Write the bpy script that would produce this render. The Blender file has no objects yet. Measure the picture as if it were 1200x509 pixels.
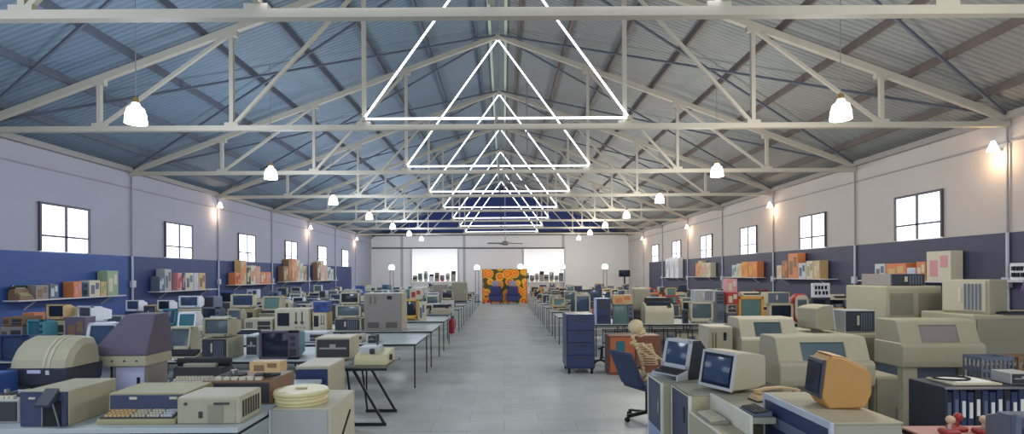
import bpy, bmesh, math, random
from mathutils import Vector, Matrix
random.seed(7)
sc = bpy.context.scene
COL = sc.collection
PI = math.pi
R = math.radians
# ---------------------------------------------------------------- camera model (1200 x 509)
F = 650.0; VX = 590.0; VY = 322.0; H = 1.9; ROLL = .0055
def ray(x, y):
    a = x - VX; b = VY - y
    return a + b*ROLL, b - a*ROLL
def PX(x, y, Y):
    a, b = ray(x, y)
    return a/F*Y
def PZ(x, y, Y):
    a, b = ray(x, y)
    return H + b/F*Y
# ---------------------------------------------------------------- materials
def lin(h):
    h = h.lstrip('#'); o = []
    for i in (0, 2, 4):
        c = int(h[i:i+2], 16)/255
        o.append(c/12.92 if c <= .04045 else ((c+.055)/1.055)**2.4)
    return (o[0], o[1], o[2], 1)
MATS = {}
def mat(name, col, rough=.6, metal=0, emis=0, noise=.12, scale=6, spec=.5, bump=0):
    if name in MATS: return MATS[name]
    m = bpy.data.materials.new(name); m.use_nodes = True
    nt = m.node_tree; b = nt.nodes['Principled BSDF']
    c = lin(col)
    b.inputs['Roughness'].default_value = rough; b.inputs['Metallic'].default_value = metal
    b.inputs['Specular IOR Level'].default_value = spec
    tc = nt.nodes.new('ShaderNodeTexCoord'); nz = nt.nodes.new('ShaderNodeTexNoise')
    nz.inputs['Scale'].default_value = scale; nz.inputs['Detail'].default_value = 4
    nt.links.new(tc.outputs['Object'], nz.inputs['Vector'])
    mx = nt.nodes.new('ShaderNodeMixRGB')
    mx.inputs['Color1'].default_value = tuple(v*(1-noise) for v in c[:3]) + (1,)
    mx.inputs['Color2'].default_value = tuple(min(1, v*(1+noise)) for v in c[:3]) + (1,)
    nt.links.new(nz.outputs['Fac'], mx.inputs['Fac'])
    nt.links.new(mx.outputs['Color'], b.inputs['Base Color'])
    if bump:
        bp = nt.nodes.new('ShaderNodeBump'); bp.inputs['Strength'].default_value = bump
        bp.inputs['Distance'].default_value = .01
        nt.links.new(nz.outputs['Fac'], bp.inputs['Height']); nt.links.new(bp.outputs['Normal'], b.inputs['Normal'])
    if emis:
        b.inputs['Emission Color'].default_value = c; b.inputs['Emission Strength'].default_value = emis
    MATS[name] = m
    return m
PAL = dict(beige='#aba58d', cream='#bcb59e', white='#d8dbe2', grey='#a7a8a6', palegrey='#bfc3c8', dark='#353a46', black='#1c1f28',
           blue='#2f5396', navy='#2a3b66', yellow='#e0b050', orange='#cf7d4c', brown='#84664e', purple='#5f566c', red='#b03a34',
           teal='#4a8c98', tan='#c8a877', pink='#cf8f94', green='#8fa684', olive='#a09a72', lilac='#b9b9d6', ivory='#cac3ad',
           amber='#d89a3c', stone='#8f8b7a', taupe='#8d8580', slate='#5f6a7c')
def pc(c): return mat('plastic_'+c, PAL[c], .55, noise=.07, scale=9)
def M_(n):
    D = {'screen': ('#56666e', .12), 'screen_dark': ('#222a38', .1), 'screen_blue': ('#3c4f6a', .1), 'screen_green': ('#62807c', .12),
         'screen_teal': ('#3a6c78', .12), 'key_light': ('#cfc9b4', .5), 'key_dark': ('#3a3a40', .5), 'vent': ('#3c3b3a', .8),
         'paper': ('#e4e4e0', .8), 'rubber': ('#17181c', .7), 'label_ink': ('#35507e', .6), 'red_ink': ('#b6392c', .6)}
    if n not in D: return pc(n)
    c, r = D[n]
    return mat(n, c, r, noise=.15, scale=3)
chrome = mat('brushed_steel', '#b4b8bc', .3, .9, noise=.05)
blackmetal = mat('black_powder_coat', '#23262c', .5, .3, noise=.1)
whitesteel = mat('white_painted_steel', '#d0ccc0', .55, noise=.06, scale=3)
# ---------------------------------------------------------------- mesh builder
class MB:
    def __init__(s): s.bm = bmesh.new()
    def _merge(s, t, M=None, bev=0, seg=1):
        if bev > 0:
            bmesh.ops.bevel(t, geom=list(t.edges), offset=bev, segments=seg, affect='EDGES', profile=.5, clamp_overlap=True)
        if M is not None: bmesh.ops.transform(t, matrix=M, verts=t.verts)
        me = bpy.data.meshes.new('tmp'); t.to_mesh(me); t.free(); s.bm.from_mesh(me); bpy.data.meshes.remove(me)
        return s
    def box(s, x0, x1, y0, y1, z0, z1, bev=0, M=None, seg=1):
        t = bmesh.new(); bmesh.ops.create_cube(t, size=1)
        sx, sy, sz = abs(x1-x0), abs(y1-y0), abs(z1-z0)
        for v in t.verts: v.co = Vector(((x0+x1)/2+v.co.x*sx, (y0+y1)/2+v.co.y*sy, (z0+z1)/2+v.co.z*sz))
        return s._merge(t, M, min(bev, .45*min(sx, sy, sz)), seg)
    def loft(s, rings, bev=0, M=None):        # rings: lists of 4+ points, same count, closed solid
        t = bmesh.new(); rs = [[t.verts.new(p) for p in r] for r in rings]; n = len(rings[0])
        for a, b in zip(rs, rs[1:]):
            for i in range(n): t.faces.new((a[i], a[(i+1) % n], b[(i+1) % n], b[i]))
        t.faces.new(list(reversed(rs[0]))); t.faces.new(rs[-1])
        bmesh.ops.recalc_face_normals(t, faces=t.faces)
        return s._merge(t, M, bev)
    def taper(s, y0, r0, y1, r1, bev=0, M=None):   # r = (x0,x1,z0,z1) at depth y
        f = lambda y, r: [(r[0], y, r[2]), (r[1], y, r[2]), (r[1], y, r[3]), (r[0], y, r[3])]
        return s.loft([f(y0, r0), f(y1, r1)], bev, M)
    def prism(s, prof, x0, x1, bev=0, M=None):    # prof = (y,z) outline, extruded along x
        return s.loft([[(x0, y, z) for y, z in prof], [(x1, y, z) for y, z in prof]], bev, M)
    def prismz(s, prof, z0, z1, bev=0, M=None):
        return s.loft([[(x, y, z0) for x, y in prof], [(x, y, z1) for x, y in prof]], bev, M)
    def cyl(s, p, q, r, r2=None, n=12, M=None):
        p = Vector(p); q = Vector(q); d = q-p
        t = bmesh.new(); bmesh.ops.create_cone(t, cap_ends=True, segments=n, radius1=r, radius2=r if r2 is None else r2, depth=d.length)
        K = Matrix.Translation((p+q)/2) @ Vector((0, 0, 1)).rotation_difference(d).to_matrix().to_4x4()
        return s._merge(t, (M @ K) if M is not None else K)
    def bar(s, p, q, w, h):                     # rectangular bar between two points
        p = Vector(p); q = Vector(q); d = q-p; L = d.length
        t = bmesh.new(); bmesh.ops.create_cube(t, size=1)
        zz = d.normalized(); up = Vector((0, 1, 0)) if abs(zz.y) < .9 else Vector((0, 0, 1))
        xx = up.cross(zz).normalized(); yy = zz.cross(xx)
        K = Matrix((xx, yy, zz)).transposed().to_4x4(); K.translation = (p+q)/2
        for v in t.verts: v.co = Vector((v.co.x*w, v.co.y*h, v.co.z*L))
        return s._merge(t, K)
    def sph(s, c, r, sc=(1, 1, 1), u=14, v=9, M=None):
        t = bmesh.new(); bmesh.ops.create_uvsphere(t, u_segments=u, v_segments=v, radius=r)
        for w in t.verts: w.co = Vector((c[0]+w.co.x*sc[0], c[1]+w.co.y*sc[1], c[2]+w.co.z*sc[2]))
        return s._merge(t, M)
    def lathe(s, prof, c=(0, 0, 0), n=20, M=None):  # prof (r,z)
        t = bmesh.new(); rs = []
        for r, z in prof:
            rs.append([t.verts.new((c[0]+r*math.cos(2*PI*i/n), c[1]+r*math.sin(2*PI*i/n), c[2]+z)) for i in range(n)])
        for a, b in zip(rs, rs[1:]):
            for i in range(n): t.faces.new((a[i], a[(i+1) % n], b[(i+1) % n], b[i]))
        if prof[0][0] > 1e-4: t.faces.new(list(reversed(rs[0])))
        if prof[-1][0] > 1e-4: t.faces.new(rs[-1])
        bmesh.ops.remove_doubles(t, verts=t.verts, dist=1e-5)
        return s._merge(t, M)
    def tube(s, pts, r, n=8):
        pts = [Vector(p) for p in pts]
        for a, b in zip(pts, pts[1:]): s.cyl(a, b, r, n=n)
        for p in pts[1:-1]: s.sph(p, r, u=n, v=6)
        return s
    def bulge(s, x0, x1, z0, z1, y, depth, n=6, M=None):    # curved picture tube face, facing -y
        t = bmesh.new(); g = []
        for j in range(n+1):
            row = []
            for i in range(n+1):
                u = i/n*2-1; v = j/n*2-1
                row.append(t.verts.new((x0+(x1-x0)*i/n, y-depth*(1-.5*u*u-.5*v*v), z0+(z1-z0)*j/n)))
            g.append(row)
        for j in range(n):
            for i in range(n):
                f = t.faces.new((g[j][i], g[j][i+1], g[j+1][i+1], g[j+1][i])); f.smooth = True
        return s._merge(t, M)
    def mesh(s, name, smooth=False):
        me = bpy.data.meshes.new(name); s.bm.to_mesh(me); s.bm.free()
        if smooth:
            for p in me.polygons: p.use_smooth = True
        return me
KIDS = {}
def kids(o): return KIDS.get(o.name_full, [])
def ob(name, mb, m, parent=None, link=True, smooth=False):
    me = mb.mesh(name, smooth) if isinstance(mb, MB) else mb
    if m is not None and not me.materials: me.materials.append(m)
    o = bpy.data.objects.new(name, me)
    if parent is not None:
        o.parent = parent
        if not link: KIDS.setdefault(parent.name_full, []).append(o)
    if link: COL.objects.link(o)
    return o
def empty(name, loc=(0, 0, 0), link=True):
    o = bpy.data.objects.new(name, None); o.location = loc; o.empty_display_size = .1
    if not link: KIDS[o.name_full] = []
    if link: COL.objects.link(o)
    return o
def tag(o, label, cat, group=None):
    o['label'] = label; o['category'] = cat
    if group: o['group'] = group
    return o
def struct(o): o['kind'] = 'structure'; return o
def dup(root):
    r = root.copy(); COL.objects.link(r)
    for ch in kids(root):
        c = ch.copy(); COL.objects.link(c); c.parent = r
        for g in kids(ch):
            d = g.copy(); COL.objects.link(d); d.parent = c
    return r
# ---------------------------------------------------------------- device kinds: front faces -y, base at z=0, x centred
def keys(mb, x0, x1, y0, y1, z0, z1, rows, cols, h=.012):
    for r in range(rows):
        for c in range(cols):
            xa = x0+(x1-x0)*(c+.12)/cols; xb = x0+(x1-x0)*(c+.88)/cols
            ya = y0+(y1-y0)*(r+.12)/rows; yb = y0+(y1-y0)*(r+.88)/rows
            z = z0+(z1-z0)*(r+.5)/rows
            mb.box(xa, xb, ya, yb, z-h*.4, z+h)
    return mb
def k_monitor(c, s='screen'):
    t = empty('monitor', link=False); w, h, d = .40, .36, .40
    b = MB(); f = .035
    for a in ((-w/2, w/2, h-f, h), (-w/2, w/2, .03, .03+f*1.6), (-w/2, -w/2+f, .03, h), (w/2-f, w/2, .03, h)): b.box(a[0], a[1], 0, .05, a[2], a[3], .006)
    ob('bezel', b, pc(c), t, False)
    b = MB().taper(.05, (-w/2+.005, w/2-.005, .035, h-.004), .2, (-w/2+.02, w/2-.02, .045, h-.015), .006).taper(.2, (-w/2+.03, w/2-.03, .05, h-.03), d, (-w/2+.09, w/2-.09, .07, h-.10), .008)
    ob('housing', b, pc(c), t, False)
    ob('screen', MB().bulge(-w/2+f, w/2-f, .03+f*1.6, h-f, .035, .02), M_(s), t, False)
    ob('foot', MB().box(-.11, .11, .08, .3, 0, .04, .008), pc(c), t, False)
    ob('knob', MB().cyl((w/2-.06, .004, .057), (w/2-.06, -.012, .057), .012), M_('key_dark'), t, False)
    return t, (w, d, h)
def k_vdu(c, s='screen_blue'):
    """boxy display with an upward tilted face"""
    t = empty('monitor', link=False); w, h, d = .42, .38, .42
    ob('housing', MB().prism([(.012, .035), (.075, h-.004), (.30, h-.02), (d, h-.05), (d, .06), (.3, .035)], -w/2+.008, w/2-.008, .01), pc(c), t, False)
    L = h-.035; K = Matrix.Translation((0, .0, .03)) @ Matrix.Rotation(-math.atan2(.065, L), 4, 'X'); f = .022; b = MB()
    for a in ((-w/2, w/2, L-f, L), (-w/2, w/2, 0, .03), (-w/2, -w/2+f, .03, L-f), (w/2-f, w/2, .03, L-f)): b.box(a[0], a[1], -.012, .015, a[2], a[3], .004, M=K)
    ob('bezel', b, pc('palegrey'), t, False)
    ob('mask', MB().box(-w/2+f, w/2-f, 0, .012, .03, L-f, M=K), M_('screen_dark'), t, False)
    ob('screen', MB().bulge(-w/2+.05, w/2-.05, .06, L-.05, -.001, .014, M=K), M_(s), t, False)
    ob('foot', MB().cyl((0, .2, 0), (0, .2, .04), .1, .08, n=20), pc('stone'), t, False)
    return t, (w, d, h)
def k_television(c, s='screen'):
    t = empty('television', link=False); w, h, d = .42, .36, .36
    b = MB()
    for a in ((-w/2, w/2, h-.03, h), (-w/2, w/2, 0, .03), (-w/2, -w/2+.03, 0, h), (w/2-.11, w/2, 0, h)): b.box(a[0], a[1], 0, .05, a[2], a[3], .006)
    ob('bezel', b, pc(c), t, False)
    ob('housing', MB().taper(.05, (-w/2+.004, w/2-.004, .004, h-.004), d, (-w/2+.06, w/2-.06, .04, h-.05), .01), pc(c), t, False)
    ob('screen', MB().bulge(-w/2+.03, w/2-.11, .03, h-.03, .03, .02), M_(s), t, False)
    for z in (.09, .17): ob('tuning_knob', MB().cyl((w/2-.055, .01, h-z), (w/2-.055, -.02, h-z), .023), M_('key_dark'), t, False)
    ob('speaker_grille', MB().box(w/2-.09, w/2-.02, -.004, .01, .04, .13), M_('vent'), t, False)
    return t, (w, d, h)
def k_terminal(c, s='screen', side=None):
    t = empty('computer_terminal', link=False); w, h, d = .42, .36, .5
    prof = [(0, 0), (0, .05), (.17, .09), (.24, h), (.38, h), (d, .24), (d, 0)]
    ob('housing', MB().prism(prof, -w/2+.008, w/2-.008, .006), pc(side or c), t, False)
    rim = MB()
    K = Matrix.Translation((0, .17, .09)) @ Matrix.Rotation(-math.atan2(.07, .27), 4, 'X'); L = .279
    for a in ((-w/2, w/2, L-.03, L), (-w/2, w/2, 0, .04), (-w/2, -w/2+.04, 0, L), (w/2-.04, w/2, 0, L)): rim.box(a[0], a[1], -.02, .012, a[2], a[3], .004, M=K)
    rim.prism([(0, .0), (0, .05), (.17, .09), (.17, .0)], -w/2, w/2, .004)
    ob('bezel', rim, pc(c), t, False)
    ob('screen', MB().bulge(-w/2+.035, w/2-.035, .035, L-.025, -.001, .014, M=K), M_(s), t, False)
    ob('keyboard', keys(MB(), -w/2+.03, w/2-.03, .02, .14, .06, .088, 4, 12), M_('key_light' if c in ('dark', 'blue', 'purple', 'black') else 'key_dark'), t, False)
    return t, (w, d, h)
def k_desktop(c, s='dark'):
    t = empty('desktop_computer', link=False); w, h, d = .44, .15, .42
    ob('case', MB().box(-w/2, w/2, .012, d, .012, h, .006), pc(c), t, False)
    ob('front_panel', MB().box(-w/2, w/2, 0, .014, .01, h, .004), pc(c), t, False)
    for x in (.06, ):
        ob('disk_drive', MB().box(x-.07, x+.13, -.006, .002, .07, .12, .002).box(x-.07, x+.13, -.006, .002, .025, .06, .002), M_('key_dark'), t, False)
    v = MB()
    for i in range(6): v.box(-w/2+.03+i*.018, -w/2+.04+i*.018, -.002, .002, .04, .11)
    ob('vent', v, M_('vent'), t, False)
    ob('base_plate', MB().box(-w/2+.02, w/2-.02, .03, d-.02, 0, .012), M_('rubber'), t, False)
    return t, (w, d, h)
def k_tower(c, s='dark'):
    t = empty('tower_computer', link=False); w, h, d = .2, .45, .42
    ob('case', MB().box(-w/2, w/2, .015, d, 0, h, .006), pc(c), t, False)
    ob('front_panel', MB().box(-w/2+.004, w/2-.004, 0, .016, .006, h-.006, .005), pc(s), t, False)
    b = MB()
    for z in (.39, .34, .29): b.box(-w/2+.025, w/2-.025, -.005, .002, z-.018, z+.018, .002)
    ob('drive_bay', b, M_('key_dark'), t, False)
    v = MB()
    for i in range(6): v.box(-w/2+.03, w/2-.03, -.002, .002, .05+i*.02, .058+i*.02)
    ob('vent', v, M_('vent'), t, False)
    return t, (w, d, h)
def k_printer(c, s='dark'):
    t = empty('printer', link=False); w, h, d = .5, .2, .38
    ob('body', MB().prism([(0, 0), (0, .09), (.04, .13), (.13, .15), (.3, .16), (d, .14), (d, 0)], -w/2, w/2, .008), pc(c), t, False)
    ob('cover', MB().prism([(.06, .135), (.1, .165), (.17, .175), (.17, .145)], -w/2+.04, w/2-.04, .003), M_('screen_dark'), t, False)
    ob('platen', MB().cyl((-w/2+.03, .22, .175), (w/2-.03, .22, .175), .022), M_('rubber'), t, False)
    ob('platen_knob', MB().cyl((w/2-.03, .22, .175), (w/2+.02, .22, .175), .026), M_('key_dark'), t, False)
    ob('paper', MB().prism([(.25, .17), (.29, h), (.295, h), (.255, .17)], -w/2+.08, w/2-.08), M_('paper'), t, False)
    ob('button', MB().box(w/2-.11, w/2-.04, .03, .06, .12, .142), M_('key_dark'), t, False)
    return t, (w, d, h)
def k_typewriter(c, s='key_dark'):
    t = empty('typewriter', link=False); w, h, d = .46, .2, .42
    ob('body', MB().prism([(0, 0), (0, .04), (.17, .09), (.19, .15), (.34, .16), (d, .11), (d, 0)], -w/2, w/2, .008), pc(c), t, False)
    ob('keyboard', keys(MB(), -w/2+.06, w/2-.06, .015, .16, .05, .095, 4, 12, .014), M_(s), t, False)
    ob('carriage', MB().cyl((-w/2-.02, .29, .175), (w/2+.02, .29, .175), .025).box(-w/2+.02, w/2-.02, .31, .33, .15, .2), M_('rubber'), t, False)
    ob('ribbon_cover', MB().box(-.15, .15, .2, .26, .145, .172, .006), pc('stone' if c != 'stone' else 'beige'), t, False)
    ob('carriage_lever', MB().tube([(-w/2-.02, .29, .175), (-w/2-.01, .2, .2)], .006), chrome, t, False)
    return t, (w+.04, d, h)
def k_keyboard(c, s='key_light'):
    t = empty('keyboard', link=False); w, h, d = .46, .05, .2
    ob('base', MB().prism([(0, 0), (0, .018), (d, .04), (d, 0)], -w/2, w/2, .004), pc(c), t, False)
    ob('keycaps', keys(MB(), -w/2+.02, w/2-.02, .015, d-.03, .022, .038, 5, 15), M_(s), t, False)
    return t, (w, d, h)
def k_home_computer(c, s='key_dark'):
    t = empty('home_computer', link=False); w, h, d = .4, .09, .3
    ob('case', MB().prism([(0, 0), (0, .025), (.15, .05), (.18, .085), (d, .085), (d, 0)], -w/2, w/2, .006), pc(c), t, False)
    ob('keycaps', keys(MB(), -w/2+.03, w/2-.03, .02, .14, .033, .05, 4, 13), M_(s), t, False)
    v = MB()
    for i in range(9): v.box(-.15+i*.03, -.14+i*.03, .2, .28, .084, .088)
    ob('vent', v, M_('vent'), t, False)
    return t, (w, d, h)
def k_instrument(c, s='screen_dark'):
    t = empty('oscilloscope', link=False); w, h, d = .42, .26, .4
    ob('case', MB().box(-w/2, w/2, .02, d, 0, h, .008), pc(c), t, False)
    ob('front_panel', MB().box(-w/2+.01, w/2-.01, .0, .022, .01, h-.01, .004), pc('ivory' if c != 'ivory' else 'palegrey'), t, False)
    ob('screen', MB().bulge(-w/2+.04, -.03, .06, h-.05, -.001, .006), M_(s), t, False)
    for x in (.05, .12):
        ob('switch_lever', MB().box(x-.006, x+.006, -.008, .002, .12, .22).sph((x, -.012, .10), .018), M_('key_dark'), t, False)
    ob('socket', MB().cyl((.05, .005, .04), (.05, -.008, .04), .012).cyl((.1, .005, .04), (.1, -.008, .04), .012).cyl((.15, .005, .04), (.15, -.008, .04), .012), chrome, t, False)
    return t, (w, d, h)
def k_disk_unit(c, s='dark'):
    t = empty('disk_drive', link=False); w, h, d = .24, .13, .32
    ob('case', MB().box(-w/2, w/2, .01, d, 0, h, .006), pc(c), t, False)
    ob('faceplate', MB().box(-w/2+.012, w/2-.012, 0, .012, .012, h-.012, .003), M_('key_dark'), t, False)
    ob('slot', MB().box(-w/2+.03, w/2-.03, -.004, .002, .06, .07).box(-.02, .02, -.012, .002, .065, .09, .003), pc('grey'), t, False)
    return t, (w, d, h)
def k_recorder(c, s='dark'):
    t = empty('tape_recorder', link=False); w, h, d = .44, .2, .36
    ob('case', MB().box(-w/2, w/2, .01, d, 0, h*.8, .008), pc(c), t, False)
    ob('faceplate', MB().box(-w/2+.02, w/2-.02, 0, .012, .015, h*.8-.015, .003), M_('key_dark'), t, False)
    for x in (-.11, .11):
        r = ob('reel', MB().cyl((x, .19, h*.8), (x, .19, h*.8+.012), .08, n=20), M_('vent'), t, False)
        ob('hub', MB().cyl((x, .19, h*.8+.01), (x, .19, h), .022), chrome, r, False)
    ob('button', keys(MB(), -.15, .15, .02, .06, h*.8, h*.8, 1, 6, .02), M_('key_light'), t, False)
    return t, (w, d, h)
def k_carton(c, s='label_ink'):
    t = empty('carton', link=False); w, h, d = .4, .3, .22
    ob('box', MB().box(-w/2, w/2, 0, d, 0, h, .003), pc(c), t, False)
    ob('printed_panel', MB().box(-w*.36, -w*.02, -.003, .001, h*.15, h*.7).box(w*.08, w*.38, -.003, .001, h*.45, h*.85), mat('print_'+s, PAL.get(s, '#35507e'), .6), t, False)
    ob('tape_strip', MB().box(-w/2, w/2, d*.42, d*.58, h-.001, h+.002), pc('ivory'), t, False)
    return t, (w, d, h)
def k_cabinet(c, s='slate'):
    t = empty('cabinet', link=False); w, h, d = .6, .8, .6
    ob('case', MB().box(-w/2, w/2, .02, d, 0, h, .01), pc(c), t, False)
    dd = ob('door', MB().box(-w/2+.02, w/2-.02, 0, .022, .06, h-.03, .004), pc(s), t, False)
    ob('handle', MB().box(w/2-.09, w/2-.06, -.012, .002, h*.45, h*.6, .003), chrome, dd, False)
    ob('plinth', MB().box(-w/2+.01, w/2-.01, .005, .03, 0, .05), M_('rubber'), t, False)
    return t, (w, d, h)
def k_hooded(c, s='dark'):
    """console with slanted hood, window and apron: line printer"""
    t = empty('line_printer', link=False); w, h, d = 1.15, 1.2, .55
    ob('body', MB().box(-w/2+.06, w/2-.06, .18, d-.02, 0, .71, .01), pc(s), t, False)
    for sx in (-1, 1): ob('pedestal', MB().box(sx*(w/2-.15)-.1, sx*(w/2-.15)+.1, .06, .18, 0, .71, .01), pc(c), t, False)
    ob('apron', MB().prism([(.02, .70), (0, .76), (0, .93), (.04, .96), (d, .96), (d, .70)], -w/2, w/2, .012), pc(c), t, False)
    hd = MB(); lo, hi = .95, h
    z = lambda a: a
    # hood: side cheeks, top and front frame around a window
    prof = [(.06, lo), (.15, hi-.02), (.18, hi), (d-.04, hi), (d, lo)]
    hd.prism(prof, -w/2+.02, -w/2+.32, .008).prism(prof, w/2-.30, w/2-.02, .008)
    hd.prism([(.135, hi-.055), (.15, hi-.02), (.18, hi), (d-.04, hi), (d-.04, hi-.05)], -w/2+.3, w/2-.28)
    ob('hood', hd, pc(c), t, False)
    ob('window', MB().prism([(.10, lo), (.16, hi-.04), (.17, hi-.04), (.11, lo)], -w/2+.31, w/2-.29), pc('taupe') if s == 'slate' else M_('screen'), t, False)
    ob('paper_well', MB().box(-w/2+.31, w/2-.29, .38, .42, lo, hi-.05), pc('tan'), t, False)
    ob('paper', MB().prism([(.25, lo), (.30, hi-.08), (.31, hi-.08), (.26, lo)], -.2, .15), M_('paper'), t, False)
    return t, (w, d, h)
def k_speaker(c, s='vent'):
    t = empty('loudspeaker', link=False); w, h, d = .12, .2, .12
    ob('case', MB().box(-w/2, w/2, .01, d, 0, h, .006), pc(c), t, False)
    ob('grille', MB().box(-w/2+.01, w/2-.01, 0, .012, .01, h-.01, .003), M_(s), t, False)
    ob('cone', MB().cyl((0, .002, .06), (0, -.006, .06), .035).cyl((0, .002, .15), (0, -.006, .15), .02), M_('rubber'), t, False)
    return t, (w, d, h)
def k_rackbox(c, s='dark'):
    """box with dark ribbed front of modules"""
    t = empty('card_rack', link=False); w, h, d = .45, .26, .35
    ob('case', MB().box(-w/2, w/2, .015, d, 0, h, .006), pc(c), t, False)
    ob('module_panel', MB().box(-w/2+.01, w/2-.03, 0, .016, .02, h-.01), pc(s), t, False)
    b = MB()
    for i in range(5): b.box(.0+i*.035, .018+i*.035, -.006, .002, .03, h-.03)
    ob('module', b, pc('slate'), t, False)
    ob('tag_plate', MB().box(-.06, -.03, -.007, .002, .09, .2), pc('ivory'), t, False)
    return t, (w, d, h)
def k_grille(c, s='stone'):
    t = empty('equipment_cabinet', link=False); w, h, d = .75, 1.7, 1.0
    ob('case', MB().box(-w/2, w/2, .02, d, 0, h, .015), pc(c), t, False)
    ob('front_frame', MB().box(-w/2+.02, w/2-.02, 0, .022, .05, h-.03, .006), pc(c), t, False)
    for sx in (-1, 1):
        b = MB(); a = sx*w/4
        for i in range(14): b.box(a-w/4+.05, a+w/4-.02, -.01, .004, h-.42+i*.022, h-.408+i*.022)
        b.box(a-w/4+.05, a+w/4-.02, -.003, .002, h-.42, h-.1)
        ob('grille', b, pc(s), t, False)
    ob('lock', MB().cyl((w/2-.1, .004, h-.5), (w/2-.1, -.02, h-.5), .022), M_('rubber'), t, False)
    return t, (w, d, h)
def k_tape_unit(c, s='stone'):
    t = empty('beige_control_cabinet', link=False); t.name = 'control_cabinet'; w, h, d = .8, .72, .5
    ob('case', MB().box(-w/2, w/2, .012, d, 0, h, .008), pc(c), t, False)
    ob('front_panel', MB().box(-w/2+.01, w/2-.01, 0, .014, .01, h-.01, .004), pc(s), t, False)
    for x in (-.2, .18):
        v = MB()
        for i in range(6): v.box(x-.12, x+.12, -.005, .002, .06+i*.018, .069+i*.018)
        ob('vent', v, M_('vent'), t, False)
    ob('toggle', MB().box(-.27, -.25, -.02, .002, h-.2, h-.05).box(-.17, -.15, -.02, .002, h-.2, h-.05), pc('brown'), t, False)
    ob('meter', MB().box(.09, .19, -.008, .002, h-.12, h-.05, .002), M_('screen_dark'), t, False)
    return t, (w, d, h)
def k_helmet(c, s='cream'):
    """big rounded hood on a dark base, teleprinter"""
    t = empty('teleprinter', link=False); w, h, d = .82, .6, .6
    b = MB(); n = 8; rings = []
    prof = [(0, .20), (.02, .27), (.09, .36), (.2, .43), (.32, .46), (.5, .44), (.58, .34), (.6, .2)]
    def ring(x, k): return [(x, .3+(y-.3)*k, .2+(z-.2)*k) for y, z in prof]
    b.loft([ring(-w/2, .72), ring(-w/2+.05, .93), ring(-w/2+.12, 1), ring(w/2-.12, 1), ring(w/2-.05, .93), ring(w/2, .72)])
    ob('hood', b, pc(c), t, False)
    b = MB()
    for x in (.08, .15): b.loft([[(x+dx, y-.006, z+.006) for y, z in prof] for dx in (0, .035)])
    ob('trim_strip', b, pc(s), t, False)
    ob('base', MB().prism([(0, .2), (.03, .05), (.1, 0), (.5, 0), (.58, .06), (.6, .2)], -w/2+.01, w/2-.01, .01), pc('dark'), t, False)
    ob('badge', MB().box(-.12, .06, -.002, .004, .155, .185), pc('lilac'), t, False)
    for x in (-.305, .145): ob('latch', MB().box(x-.025, x+.025, .0, .02, .14, .18, .004), pc('palegrey'), t, False)
    return t, (w, d, .46)
def k_clock(c, s='paper'):
    """framed panel with dark glyph like marks"""
    t = empty('framed_sign', link=False); w, h, d = .4, .3, .06
    ob('frame', MB().box(-w/2, w/2, .01, d, 0, h, .006), pc(c), t, False)
    b = MB()
    for x, z in ((-.14, .17), (-.07, .17), (.0, .17), (.08, .17), (-.14, .06), (-.06, .06), (.03, .06), (.1, .06)): b.box(x, x+.05, .002, .012, z, z+.075, .003)
    ob('dark_window', b, M_('screen_dark'), t, False)
    return t, (w, d, h)
def k_round(c, s='screen'):
    """round cornered set"""
    t = empty('television', link=False); w, h, d = .4, .42, .38
    def rr(k, y, n=20):
        o = []
        for i in range(n):
            a = 2*PI*i/n; ca, sa = math.cos(a), math.sin(a)
            o.append((w/2*k*math.copysign(abs(ca)**.6, ca), y, h/2+h/2*k*math.copysign(abs(sa)**.6, sa)))
        return o
    ob('shell', MB().loft([rr(.86, .02), rr(.97, .04), rr(1, .12), rr(.9, .28), rr(.6, d)]), pc(c), t, False, True)
    ob('face_ring', MB().loft([rr(.88, 0), rr(.88, .03)]), pc('ivory'), t, False)
    ob('screen', MB().bulge(-.12, .12, .1, .33, -.001, .012), M_(s), t, False)
    return t, (w, d, h)
KIND = dict(vdu=k_vdu, monitor=k_monitor, tv=k_television, terminal=k_terminal, desktop=k_desktop, tower=k_tower, printer=k_printer, typewriter=k_typewriter,
            keyboard=k_keyboard, home=k_home_computer, scope=k_instrument, disk=k_disk_unit, recorder=k_recorder, carton=k_carton, cabinet=k_cabinet,
            hooded=k_hooded, speaker=k_speaker, rackbox=k_rackbox, grille=k_grille, tapeunit=k_tape_unit, helmet=k_helmet, panel=k_clock, roundtv=k_round)
CATS = dict(vdu='monitor', monitor='monitor', tv='television', terminal='computer', desktop='computer', tower='computer', printer='printer', typewriter='typewriter',
            keyboard='keyboard', home='computer', scope='oscilloscope', disk='disk drive', recorder='tape recorder', carton='box', cabinet='cabinet',
            hooded='line printer', speaker='speaker', rackbox='card rack', grille='cabinet', tapeunit='cabinet', helmet='teleprinter', panel='panel', roundtv='television')
DEP = dict(vdu=.42, monitor=.4, tv=.36, terminal=.5, desktop=.4, tower=.4, printer=.36, typewriter=.4, keyboard=.18, home=.28, scope=.38, disk=.3, recorder=.36,
           carton=.24, cabinet=.5, hooded=.9, speaker=.12, rackbox=.35, grille=1, tapeunit=.5, helmet=.6, panel=.06, roundtv=.36)
PROTO = {}
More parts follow.
